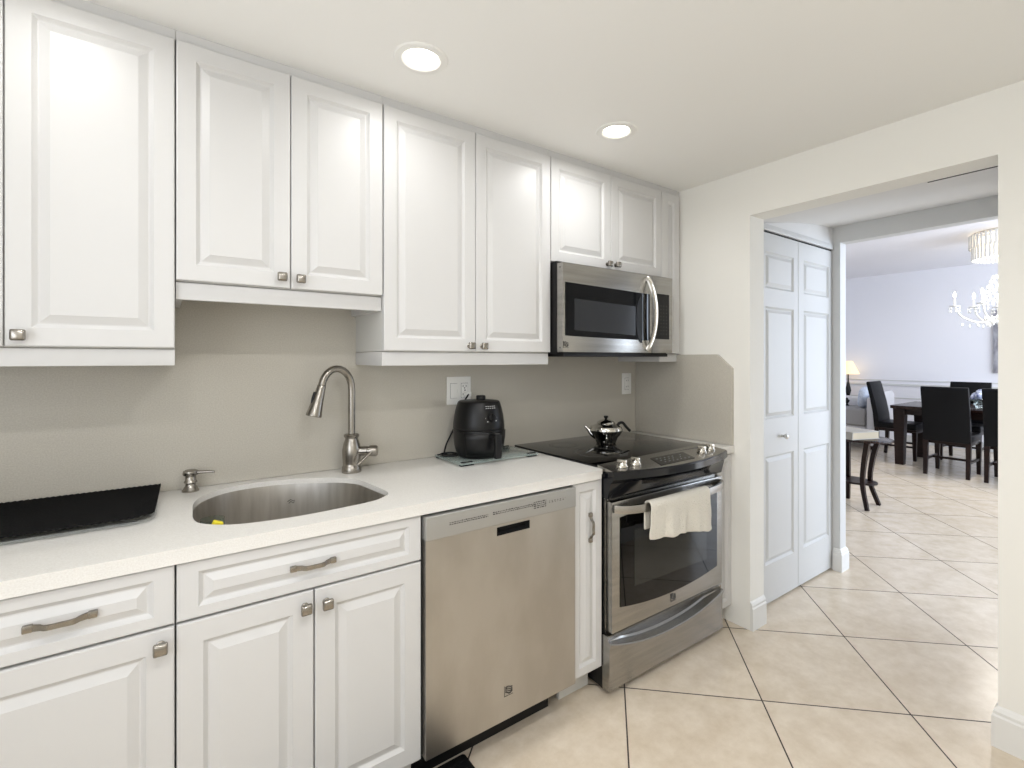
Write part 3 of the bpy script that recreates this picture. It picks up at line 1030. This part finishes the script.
# back short flap, over the bar, long front
for s in range(8): prof.append((-.715 + .0, .66 + s * .013))
arcp = [(-.716, .765), (-.720, .7755), (-.728, .780), (-.738, .780), (-.747, .7755), (-.752, .765)]
prof += arcp
for s in range(1, 15): prof.append((-.753 - .004 * s / 14, .765 - s * .0128))
NXT = 44
g = []
for i in range(NXT + 1):
    u = i / NXT
    x = 1.548 + .395 * u
    row = []
    hb = .060 * (1 - (-1 + 2 * (x - 1.79 + .362) / .724) ** 4) ** .6
    for k, (y, z) in enumerate(prof):
        tt = max(0, (k - 13) / 14)
        fold = (math.sin(u * 13) * .008 + math.sin(u * 31 + 1) * .005 + math.sin(u * 53 + 2) * .002) * tt
        ex = .012 * tt * (u - .4) * 1.6 + .004 * math.sin(k * .7) * tt
        droop = (.003 * math.sin(u * 8 + .5) - .042 * (1 - u) - .006 + .0015 * math.sin(u * 23)) * tt
        row.append(t.verts.new((x + ex, y + fold - .004, z - .002 - droop)))
    g.append(row)
for i in range(NXT):
    for k in range(len(prof) - 1): t.faces.new((g[i][k], g[i + 1][k], g[i + 1][k + 1], g[i][k + 1]))
bmesh.ops.recalc_face_normals(t, faces=list(t.faces))
b = nb(); merge(b, t)
tw = tag(obj('dish_towel', b, 'towel', at=(1.76, -.735, .766), angle=80), 'cream terry dish towel hanging over the oven door handle', 'towel')
sm = tw.modifiers.new('thickness', 'SOLIDIFY'); sm.thickness = .006; sm.offset = 0
sm2 = tw.modifiers.new('round', 'SUBSURF'); sm2.levels = 1; sm2.render_levels = 1

# ================================================================ KETTLE
KX, KY, KZ = 1.812, -.240, .9167
kt = thing('teapot', 'small polished steel teapot with black knob and handle on the cooktop', 'teapot', (KX, KY, KZ))
kr = Vector((math.cos(math.radians(36.66)), -math.sin(math.radians(36.66)), 0))
ko = Vector((KX, KY, KZ))
b = nb(); lathe(b, [(0, 0), (.047, 0), (.050, .003), (.053, .012), (.060, .030), (.075, .048), (.085, .064), (.086, .074), (.079, .087), (.058, .095), (.048, .099), (.046, .101)], ko, 40)
obj('pot_body', b, 'chrome', kt, angle=40)
b = nb(); lathe(b, [(.047, .100), (.048, .104), (.044, .110), (.033, .117), (.018, .121), (.006, .123), (.0, .123)], ko, 36)
lid = obj('lid', b, 'chrome', kt, angle=40)
b = nb(); lathe(b, [(.005, .122), (.0065, .126), (.011, .132), (.0125, .137), (.010, .140), (0, .141)], ko, 20)
obj('lid_knob', b, 'blackp', lid)
b = nb()
P = smooth_path([ko - kr * .050 + Vector((0, 0, .035)), ko - kr * .074 + Vector((0, 0, .050)), ko - kr * .090 + Vector((0, 0, .072)), ko - kr * .108 + Vector((0, 0, .088))], 5)
tube(b, P, [.017, .006], 14)
obj('spout', b, 'chrome', kt, angle=60)
b = nb()
P = smooth_path([ko + kr * .056 + Vector((0, 0, .090)), ko + kr * .070 + Vector((0, 0, .103)), ko + kr * .086 + Vector((0, 0, .104)), ko + kr * .104 + Vector((0, 0, .083)), ko + kr * .124 + Vector((0, 0, .062))], 5)
tube(b, P, [.0065, .0075], 12)
obj('handle', b, 'blackp', kt, angle=60)

# ================================================================ MICROWAVE
mw = thing('microwave', 'stainless over-the-range microwave with curved bar handle', 'microwave', (1.76, 0, 1.37))
MX0, MX1, MZ0, MZ1 = 1.386, 2.140, 1.372, 1.778
b = nb(); box(b, MX0, MX1, -.362, -.003, MZ0 + .002, MZ1 + .004); box(b, MX0 + .02, MX1 - .02, -.385, -.02, MZ0 - .012, MZ0 + .004)
obj('case', b, 'blackm', mw)
b = nb(); box(b, MX0, 1.976, -.402, -.3625, MZ0 + .006, MZ1 - .006, .004)
md = obj('door', b, 'ssh', mw)
b = nb(); box(b, 1.9775, MX1, -.402, -.3625, MZ0 + .006, MZ1 - .006, .004)
mc = obj('control_panel', b, 'ssh', mw)
wl, wr = 1.400, 1.958
lo = [(wl + (wr - wl) * i / 14, 1.451 - .016 * (i / 14) ** .8 + .006 * (i / 14)) for i in range(15)]
hi = [(wr - (wr - wl) * i / 14, 1.674 + .012 * (i / 14)) for i in range(15)]
b = nb(); prism(b, lo + hi, 'y', -.4045, -.4022)
mwn = obj('door_window', b, 'blackg', md, smooth=False)
b = nb(); prism(b, [(1.452, 1.476), (1.850, 1.464), (1.850, 1.606), (1.452, 1.616)], 'y', -.4052, -.4046)
obj('window_screen', b, 'mwwin', mwn, smooth=False)
b = nb()
P = [(1.862 + .0, -.4046, 1.42), ]
pr = []
for i in range(17):
    a = -PI / 2 + PI * i / 16
    pr.append((1.90 - .045 * math.cos(a), 1.545 + .118 * math.sin(a)))
prism(b, pr, 'y', -.4053, -.4046)
obj('window_border', b, 'blackp', mwn, smooth=False)
pr = [(2.110, 1.450), (2.110, 1.682)]
for i in range(11):
    s = i / 10
    pr.append((1.984 + .022 * math.sin(PI * s), 1.682 - .232 * s))
b = nb(); prism(b, pr, 'y', -.4040, -.4022)
kp = obj('keypad', b, 'blackp', mc, smooth=False)
b = nb()
for r in range(9):
    for k in range(3):
        x = 2.040 + k * .022
        box(b, x, x + .007, -.4046, -.4041, 1.475 + r * .018, 1.479 + r * .018)
obj('key_marks', b, 'dgrey', kp)
hp = []
for i in range(25):
    u = -1 + 2 * i / 24
    q = 1 - u * u
    hp.append(Vector((1.937 + .024 * q, -.402 - .038 * q ** .6, 1.576 + .180 * u)))
b = nb(); tube(b, hp, 1.0, sect=[(-.0045, -.011), (.0045, -.011), (.007, 0), (.0045, .011), (-.0045, .011), (-.007, 0)])
obj('handle', b, 'chromek', md, angle=40)
emblem(md, 1.404, -.4030, 1.412, .030)
for z in (1.398, 1.752):
    b = nb(); lathe(b, [(0, 0), (.0035, 0), (.003, .001), (0, .0012)], (1.386, -.384, z), 10, axis=(-1, 0, 0))
    obj('screw', b, 'dgrey', md)

# ================================================================ OUTLETS
pl = thing('wall_outlet', 'wide double wall plate with rocker switch and socket behind the air fryer', 'outlet', (1.09, 0, 1.2))
b = nb(); box(b, 1.030, 1.154, -.006, -.0005, 1.137, 1.266, .003)
for x in (1.064, 1.120): 
    for z in (1.153, 1.250): lathe(b, [(0, 0), (.003, 0), (.0025, .001), (0, .001)], (x, -.006, z), 10, axis=(0, -1, 0))
obj('plate', b, 'plate', pl)
b = nb(); box(b, 1.0468, 1.0822, -.0064, -.0058, 1.1668, 1.2362); box(b, 1.1018, 1.1382, -.0064, -.0058, 1.1668, 1.2362); obj('insert_gap', b, 'grey', pl)
b = nb(); prism(b, [(-.0062, 1.168), (-.0100, 1.168), (-.0075, 1.2015), (-.0110, 1.235), (-.0062, 1.235)], 'x', 1.048, 1.081); obj('rocker_switch', b, 'plate', pl)
b = nb(); box(b, 1.103, 1.137, -.0085, -.0055, 1.168, 1.235, .002)
rc = obj('socket', b, 'plate', pl)
b = nb()
for z in (1.222, 1.184):
    box(b, 1.110, 1.1125, -.0092, -.0082, z - .004, z + .004); box(b, 1.126, 1.1285, -.0092, -.0082, z - .004, z + .004)
    lathe(b, [(0, 0), (.0028, 0), (.0028, .0006), (0, .0006)], (1.119, -.0086, z - .009), 10, axis=(0, -1, 0))
box(b, 1.118, 1.124, -.0094, -.0084, 1.200, 1.205)
obj('socket_slots', b, 'slot', rc)
pl = thing('wall_outlet', 'single white wall socket above the range cooktop', 'outlet', (2.22, 0, 1.2))
b = nb(); box(b, 2.182, 2.260, -.006, -.0005, 1.137, 1.263, .003); obj('plate', b, 'plate', pl)
b = nb(); box(b, 2.2028, 2.2392, -.0064, -.0058, 1.1648, 1.2352); obj('insert_gap', b, 'grey', pl)
b = nb(); box(b, 2.204, 2.238, -.0085, -.0055, 1.166, 1.234, .002); rc = obj('socket', b, 'plate', pl)
b = nb()
for z in (1.219, 1.183):
    box(b, 2.212, 2.2145, -.0092, -.0082, z - .004, z + .004); box(b, 2.228, 2.2305, -.0092, -.0082, z - .004, z + .004)
obj('socket_slots', b, 'slot', rc)

# ================================================================ GLASS BOARD + AIR FRYER
gb = thing('glass_board', 'clear glass cutting board under the air fryer', 'cutting board', (1.15, -.145, CT1))
b = nb(); prism(b, rrect(.958, 1.358, -.272, -.018, .012, 4), 'z', CT1 + .008, CT1 + .013, .001)
obj('glass_sheet', b, 'board', gb)
for (x0_, x1_, y0_, y1_) in ((.965, 1.025, -.262, -.243), (1.300, 1.352, -.262, -.243), (.965, 1.02, -.045, -.026), (1.30, 1.352, -.045, -.026)):
    b = nb(); box(b, x0_, x1_, y0_, y1_, CT1 + .0005, CT1 + .0078, .002); box(b, x0_ + .004, x1_ - .004, y0_ + .003, y1_ - .003, CT1 + .0131, CT1 + .0165, .0014)
    obj('foot', b, 'rubber', gb)
AX, AY, AZ = 1.113, -.150, CT1 + .0135
af = thing('air_fryer', 'black barrel-shaped air fryer on the glass board', 'air fryer', (AX, AY, AZ))
prof = [(.0, .0), (.088, .0), (.092, .004), (.097, .012), (.107, .045), (.1125, .085), (.1135, .115)]
b = nb(); lathe(b, prof + [(.113, .120), (.0, .120)], (AX, AY, AZ), 56)
lowr = obj('lower_body', b, 'blackp', af, angle=30)
b = nb(); lathe(b, [(0, .1225), (.1125, .1225), (.1135, .127), (.112, .150), (.108, .180), (.101, .212), (.094, .234), (.091, .240), (.086, .243), (.050, .246), (0, .246)], (AX, AY, AZ), 56)
obj('upper_body', b, 'blackp', af, angle=30)
b = nb(); lathe(b, [(.020, .245), (.021, .250), (.021, .262), (.018, .265), (0, .265)], (AX + .01, AY + .00, AZ), 20); obj('vent_cap', b, 'blackm', af)
# basket front: slightly proud shell of the lower body
t = bmesh.new()
rows = []
for (r, z) in [(.1005, .016), (.108, .045), (.1145, .085), (.1155, .114)]:
    rows.append([t.verts.new((AX + (r + .001) * math.sin(math.radians(a)), AY - (r + .001) * math.cos(math.radians(a)), AZ + z)) for a in range(-62, 63, 4)])
for a, c in zip(rows, rows[1:]):
    for i in range(len(a) - 1): t.faces.new((a[i], a[i + 1], c[i + 1], c[i]))
b = nb(); merge(b, t)
bk = obj('basket_front', b, 'blackp', af, angle=30)
sm = bk.modifiers.new('thickness', 'SOLIDIFY'); sm.thickness = .003; sm.offset = 0
b = nb(); box(b, AX - .016, AX + .016, AY - .165, AY - .110, AZ + .092, AZ + .112, .006, 3); box(b, AX - .0155, AX + .0155, AY - .166, AY - .146, AZ + .010, AZ + .112, .006, 3)
bh = obj('handle', b, 'blackm', bk, angle=40)
b = nb(); box(b, AX - .010, AX + .010, AY - .158, AY - .146, AZ + .1125, AZ + .1145, .001); obj('release_button', b, 'grey', bh)
b = nb()
dn = Vector((0.0, -1, .12)).normalized()
dc = Vector((AX, AY - .1065, AZ + .178))
lathe(b, [(0, 0), (.017, 0), (.0185, .004), (.0165, .010), (.015, .012), (0, .012)], dc, 26, axis=dn)
box(b, AX - .003, AX + .003, AY - .124, AY - .116, AZ + .164, AZ + .197, .0015)
dl = obj('dial', b, 'blackm', af, angle=35)
b = nb()
for k in range(9):
    a = math.radians(-130 + k * 32)
    x = AX + .0265 * math.sin(a); z = AZ + .178 + .0265 * math.cos(a)
    r_ = .1095 - .35 * max(0, z - AZ - .165)
    y = AY - math.sqrt(max(0, r_ ** 2 - (x - AX) ** 2)) - .0012
    box(b, x - .0025, x + .0025, y - .001, y + .001, z - .0022, z + .0022)
for r in range(2):
    for k in range(5):
        x = AX - .024 + k * .010; z = AZ + .2150 + r * .008
        y = AY - .0995 + .30 * (z - AZ - .213)
        box(b, x, x + .006, y - .0025, y + .001, z, z + .0026)
obj('dial_marks', b, 'lgrey', af)
# cord and plug
b = nb()
P = smooth_path([(1.128, -.012, 1.190), (1.128, -.030, 1.186), (1.100, -.040, 1.15), (1.065, -.025, 1.05), (1.02, -.022, .965), (1.000, -.040, .928), (.985, -.075, .9255), (1.01, -.095, .9262), (1.035, -.085, .928), (1.02, -.060, .930), (.98, -.050, .928), (.972, -.085, .9262), (1.0, -.115, .9262), (1.03, -.125, .930), (1.045, -.14, .94)], 8)
tube(b, P, .0038, 8)
cd = obj('power_cord', b, 'blackm', af)
b = nb(); box(b, 1.114, 1.142, -.034, -.0095, 1.173, 1.196, .004)
obj('plug', b, 'plate', cd, label='white plug')
# ================================================================ FLOOR MAT
b = nb()
prism(b, rrect(.18, .812, -1.02, -.566, .012, 4), 'z', .001, .012, .003)
for k in range(14): box(b, .20, .79, -.60 - k * .03, -.590 - k * .03, .0118, .0145, .001)
tag(obj('floor_mat', b, 'rubber'), 'black ribbed floor mat corner in front of the dishwasher', 'mat')

# ================================================================ LIVING ROOM
def place(o, loc, rz):
    o.location = loc
    o.rotation_euler = (0, 0, rz)
def leaned(b, pts):
    return b
def make_chair():
    c = thing('dining_chair', '', 'chair', (0, 0, 0), 'black leather dining chairs around the dark table')
    W = .215
    b = nb(); box(b, -W, W, -.20, .24, .405, .485, .018, 3)
    obj('seat', b, 'leather', c, angle=40)
    b = nb(); box(b, -W + .01, W - .01, -.20, .235, .365, .405, .003)
    obj('seat_frame', b, 'wood', c)
    # backrest, slightly reclined
    prof = [(-.185, .40), (-.245, .40), (-.262, .60), (-.300, .82), (-.340, 1.0), (-.338, 1.025), (-.320, 1.032), (-.302, 1.025), (-.288, .98), (-.232, .76), (-.195, .56)]
    b = nb(); prism(b, prof, 'x', -W, W, .006)
    bkr = obj('backrest', b, 'leather', c, angle=45)
    for i in range(3):
        for j in range(3):
            z = .60 + j * .14
            y = -.203 - max(0, (z - .58)) * .21
            b = nb(); sphere(b, (-.13 + i * .13, y, z), .011, 1, (1, .5, 1))
            obj('tufting_button', b, 'blackm', bkr)
    for sx_ in (-1, 1):
        b = nb(); x = sx_ * (W - .022)
        tube(b, [(x, .215, .38), (x, .215, .20), (x, .217, .0)], [.026, .017], sect=[(-1, -1), (1, -1), (1, 1), (-1, 1)])
        obj('leg', b, 'wood', c, smooth=False)
        b = nb()
        tube(b, [(x, -.215, .41), (x, -.218, .22), (x, -.240, .0)], [.024, .018], sect=[(-1, -1), (1, -1), (1, 1), (-1, 1)])
        obj('leg', b, 'wood', c, smooth=False)
    b = nb(); box(b, -W + .03, W - .03, -.012, .012, .165, .19)
    for sx_ in (-1, 1):
        x = sx_ * (W - .022); box(b, x - .011, x + .011, -.22, .212, .165, .19)
    obj('stretcher', b, 'wood', c)
    return c
spots = [((7.40, -.335, 0), -PI / 2, 'black leather dining chair seen from behind, nearest the opening centre'),
         ((7.40, -.875, 0), -PI / 2, 'black leather dining chair seen from behind, cut off by the wall at right'),
         ((8.10, .385, 0), PI, 'black leather dining chair in side view at the left end of the table'),
         ((8.53, -.195, 0), PI / 2, 'tufted black leather dining chair facing us on the far side of the table')]
proto = make_chair()
for k, (l, r, lab) in enumerate(spots):
    c = proto if k == 0 else copy_tree(proto)
    place(c, l, r)
    c['label'] = lab
# dining table
tb = thing('dining_table', 'dark wood rectangular dining table with thick tapered legs', 'table', (7.95, -.65, 0))
b = nb(); box(b, 7.47, 8.42, -1.62, .31, .715, .755, .006); obj('tabletop', b, 'woodtop', tb)
b = nb(); box(b, 7.53, 8.36, -1.54, .26, .64, .7145); obj('apron', b, 'wood', tb)
for x, y in ((7.56, .225), (8.33, .225), (7.56, -1.52), (8.33, -1.52)):
    b = nb()
    tube(b, [(x, y, .714), (x, y, .35), (x, y, 0)], [.062, .044], sect=[(-1, -1), (1, -1), (1, 1), (-1, 1)])
    obj('leg', b, 'wood', tb, smooth=False)
# centrepiece
b = nb(); lathe(b, [(0, 0), (.05, 0), (.055, .01), (.05, .02), (.11, .07), (.15, .11), (.146, .115), (.10, .075), (0, .03)], (7.86, -.50, .7555), 28)
tag(obj('table_bowl', b, 'glass', at=(7.86, -.50, .7555)), 'clear glass bowl standing on the dark dining table', 'bowl')
b = nb()
for k in range(6):
    a = k * 1.05
    sphere(b, (7.86 + .055 * math.cos(a), -.50 + .055 * math.sin(a), .88 + .02 * (k % 2)), .05, 2, (1, 1, .9))
sphere(b, (7.86, -.50, .93), .055, 2)
tag(obj('flowers', b, 'bluecloth', at=(7.86, -.50, .83)), 'blue and white flowers piled in the bowl on the dining table', 'flowers')
# sofa
sf = thing('sofa', 'pale grey upholstered sofa behind the dining chair at the left end', 'sofa', (8.8, 1.7, 0))
b = nb(); box(b, 8.38, 9.12, .90, 2.80, .10, .34, .02); obj('sofa_base', b, 'sofa', sf, angle=50)
b = nb(); box(b, 8.33, 8.92, .895, 1.83, .345, .60, .035, 3); obj('seat_cushion', b, 'sofab', sf, angle=50)
b = nb(); box(b, 8.33, 8.92, 1.84, 2.80, .345, .60, .035, 3); obj('seat_cushion', b, 'sofab', sf, angle=50)
b = nb(); box(b, 8.94, 9.17, .90, 2.80, .30, .74, .06, 3); obj('sofa_back', b, 'sofa', sf, angle=50)
b = nb(); prism(b, [(8.35, .06), (9.16, .06), (9.18, .80), (9.05, .86), (8.7, .84), (8.36, .76)], 'y', .785, .89, .02)
obj('armrest', b, 'sofa', sf, angle=50)
b = nb(); sphere(b, (9.05, 1.0, .84), .10, 3, (.8, 1, 1.2)); obj('head_cushion', b, 'sofa', sf)
for x, y in ((8.42, .83), (9.1, .83), (8.42, 2.75), (9.1, 2.75)):
    b = nb(); lathe(b, [(.025, 0), (.03, .10)], (x, y, 0), 12); obj('leg', b, 'wood', sf)
b = nb()
t = bmesh.new(); bmesh.ops.create_uvsphere(t, u_segments=20, v_segments=12, radius=1)
for v in t.verts:
    s = lambda q: math.copysign(abs(q) ** .6, q)
    v.co = Vector((s(v.co.x) * .20, s(v.co.y) * .055, s(v.co.z) * .16))
t.transform(Matrix.Translation((8.60, .985, .765)) @ Matrix.Rotation(.12, 4, 'X'))
merge(b, t)
tag(obj('throw_pillow', b, 'pillow', at=(8.6, .99, .60), angle=80), 'pale blue throw pillow leaning against the sofa arm', 'pillow')
# side table, lamp, ornament
st = thing('side_table', 'dark wood side table in the corner behind the sofa seat', 'table', (9.4, 1.52, 0))
b = nb(); box(b, 9.24, 9.56, 1.20, 1.80, .62, .645, .004); obj('tabletop', b, 'woodtop', st)
for x, y in ((9.27, 1.23), (9.53, 1.23), (9.27, 1.77), (9.53, 1.77)):
    b = nb(); box(b, x - .012, x + .012, y - .012, y + .012, 0, .62); obj('leg', b, 'wood', st)
LX, LY = 9.40, 1.53
lp = thing('table_lamp', 'lit table lamp with a pleated cream shade left of the dining area', 'lamp', (LX, LY, .6455))
b = nb(); lathe(b, [(0, 0), (.07, 0), (.07, .015), (.018, .03), (.025, .08), (.045, .16), (.025, .26), (.012, .32), (.009, .52), (0, .52)], (LX, LY, .6455), 20); obj('lamp_base', b, 'blackm', lp)
b = nb()
t = bmesh.new(); n = 48
A = [t.verts.new((LX + (.165 + .003 * (k % 2)) * math.cos(2 * PI * k / n), LY + (.165 + .003 * (k % 2)) * math.sin(2 * PI * k / n), 1.09)) for k in range(n)]
B_ = [t.verts.new((LX + .065 * math.cos(2 * PI * k / n), LY + .065 * math.sin(2 * PI * k / n), 1.31)) for k in range(n)]
for k in range(n): t.faces.new((A[k], A[(k + 1) % n], B_[(k + 1) % n], B_[k]))
merge(b, t); obj('lamp_shade', b, 'shade', lp, angle=10)
# accent table + book
TX, TY = 5.16, -.10
at_ = thing('accent_table', 'small dark wood oval accent table with curved legs and lower shelf', 'table', (TX, TY, 0))
def oval(rx, ry, n=40): return [(TX + rx * math.cos(2 * PI * k / n), TY + ry * math.sin(2 * PI * k / n)) for k in range(n)]
b = nb(); prism(b, oval(.235, .345), 'z', .600, .622, .003); obj('tabletop', b, 'woodtop', at_)
b = nb(); prism(b, oval(.140, .225), 'z', .205, .222); obj('shelf', b, 'wood', at_)
for (fx_, fy_) in ((4.985, -.305), (5.27, -.300), (5.29, -.035), (5.0, .06)):
    dx, dy = fx_ - TX, fy_ - TY
    P = smooth_path([(TX + dx * .92, TY + dy * .98, .60), (TX + dx * .72, TY + dy * .80, .42), (TX + dx * .66, TY + dy * .72, .21), (TX + dx, TY + dy, .0)], 5)
    b = nb(); tube(b, P, [.020, .015], sect=[(-1, -1), (1, -1), (1, 1), (-1, 1)]); obj('leg', b, 'wood', at_, angle=40)
bk_ = thing('book', 'thick cream covered book lying on the oval accent table', 'book', (5.13, -.10, .6225))
Rb = Matrix.Translation((5.13, -.085, .6225)) @ Matrix.Rotation(math.radians(-20), 4, 'Z')
b = nb(); box(b, -.155, .150, -.195, .195, .006, .062, 0, 2, Rb); obj('pages', b, 'paper', bk_)
b = nb(); box(b, -.160, .155, -.20, .20, .0005, .006, 0, 2, Rb); box(b, -.160, .155, -.20, .20, .062, .068, .001, 2, Rb); box(b, -.163, -.155, -.20, .20, .0005, .068, 0, 2, Rb)
obj('cover', b, 'cover', bk_)
# ornament on sofa-side
b = nb(); lathe(b, [(0, 0), (.035, 0), (.03, .01), (.012, .03), (.03, .06), (.04, .085), (.02, .10), (.012, .125), (0, .13)], (8.75, 1.30, .6005), 18)
tag(obj('ornament', b, 'blackm', at=(8.75, 1.30, .6005)), 'small dark ornament beside the pillow on the grey seat', 'ornament')
# picture
pc = thing('picture', 'grey abstract picture on the living room wall at the right edge', 'picture', (9.2, -.85, 1.57))
b = nb(); box(b, 9.565, 9.598, -1.25, -.295, 1.141, 2.05); obj('canvas', b, 'art', pc)
# drum light
DXc, DYc, DR = 7.40, -.82, .33
dl_ = thing('drum_light', 'round crystal drum ceiling light, flush on the living room ceiling', 'ceiling light', (DXc, DYc, ZL))
b = nb(); lathe(b, [(0, -.001), (DR * .9, -.001), (DR * .9, -.03), (DR * .86, -.03), (DR * .86, -.012), (0, -.012)], (DXc, DYc, ZL), 48, cap=False); obj('mounting_ring', b, 'chrome', dl_)
b = nb(); lathe(b, [(0, -.24), (DR * .8, -.24), (DR * .8, -.06), (0, -.06)], (DXc, DYc, ZL), 48, cap=False); obj('diffuser', b, 'drumglow', dl_)
b = nb()
for tier, (rr_, z0_, z1_) in enumerate(((DR, -.17, -.02), (DR * .93, -.30, -.14))):
    n = 46
    for k in range(n):
        a = 2 * PI * (k + .5 * tier) / n
        Rm = Matrix.Translation((DXc, DYc, ZL)) @ Matrix.Rotation(a, 4, 'Z')
        box(b, rr_ - .006, rr_ + .006, -.015, .015, z0_, z1_, .004, 1, Rm)
cr = obj('crystal_prisms', b, 'crystal', dl_, smooth=False); cr['kind'] = 'stuff'
area('drum_lamp', (DXc, DYc, ZL - .33), (0, 0, 0), .5, .5, 18, (1.0, .95, .88), 'DISK')
# chandelier
HX, HY, HZ = 7.90, -.72, 1.98
ch = thing('chandelier', 'crystal candle chandelier hanging over the dining table', 'chandelier', (HX, HY, HZ))
b = nb(); tube(b, [(HX, HY, 2.36), (HX, HY, ZL - .03)], .005, 8); lathe(b, [(.0, -.03), (.06, -.02), (.065, -.001), (0, -.001)], (HX, HY, ZL), 20); obj('chain', b, 'chrome', ch)
b = nb(); lathe(b, [(0, -.30), (.02, -.29), (.035, -.25), (.015, -.20), (.03, -.14), (.075, -.08), (.03, -.02), (.018, .06), (.03, .12), (.018, .20), (.025, .30), (.012, .38), (0, .38)], (HX, HY, HZ), 24)
obj('column', b, 'crystal', ch)
b = nb()
for ring_r, z_, n in ((.085, .28, 14), (.10, .23, 16), (.115, .17, 18), (.13, .11, 20), (.14, .05, 20), (.15, -.01, 22), (.13, -.20, 18), (.09, -.25, 14)):
    for k in range(n):
        a = 2 * PI * k / n + ring_r * 9
        sphere(b, (HX + ring_r * 1.45 * math.cos(a), HY + ring_r * 1.45 * math.sin(a), HZ + z_ + .05), .015, 1, (1, 1, 1.7))
o = obj('crystal_strands', b, 'crystal', ch, smooth=False); o['kind'] = 'stuff'
for k in range(8):
    a = 2 * PI * k / 8 + .35
    d = Vector((math.cos(a), math.sin(a), 0)); c0 = Vector((HX, HY, HZ))
    RA = .47 if k % 2 == 0 else .36
    P = smooth_path([c0 + Vector((0, 0, -.10)) + d * .05, c0 + d * RA * .45 + Vector((0, 0, -.20)), c0 + d * RA * .85 + Vector((0, 0, -.12)), c0 + d * RA + Vector((0, 0, .02))], 6)
    b = nb(); tube(b, P, .010, 8)
    e3 = c0 + d * RA
    lathe(b, [(.012, 0), (.050, .008), (.056, .018), (.018, .015), (.014, .03)], (e3.x, e3.y, HZ), 16)
    am = obj('arm', b, 'crystal', ch)
    b = nb(); lathe(b, [(.011, .02), (.011, .12), (0, .12)], (e3.x, e3.y, HZ), 10); cn = obj('candle', b, 'plate', am)
    b = nb(); lathe(b, [(.006, .12), (.013, .135), (.014, .15), (.008, .17), (0, .19)], (e3.x, e3.y, HZ), 12); 
    o = obj('bulb', b, 'bulb', am)
    b = nb()
    for q in range(7):
        aa = 2 * PI * q / 7
        for s in range(2): sphere(b, (e3.x + .052 * math.cos(aa), e3.y + .052 * math.sin(aa), HZ - .015 - .035 * s), .009, 1, (1, 1, 1.8))
    for s in range(3): 
        m_ = c0 + d * RA * (.55 + .15 * s); sphere(b, (m_.x, m_.y, HZ - .22 - .02 * (s % 2)), .012, 1, (1, 1, 2.2))
    o = obj('crystal_drops', b, 'crystal', am, smooth=False); o['kind'] = 'stuff'
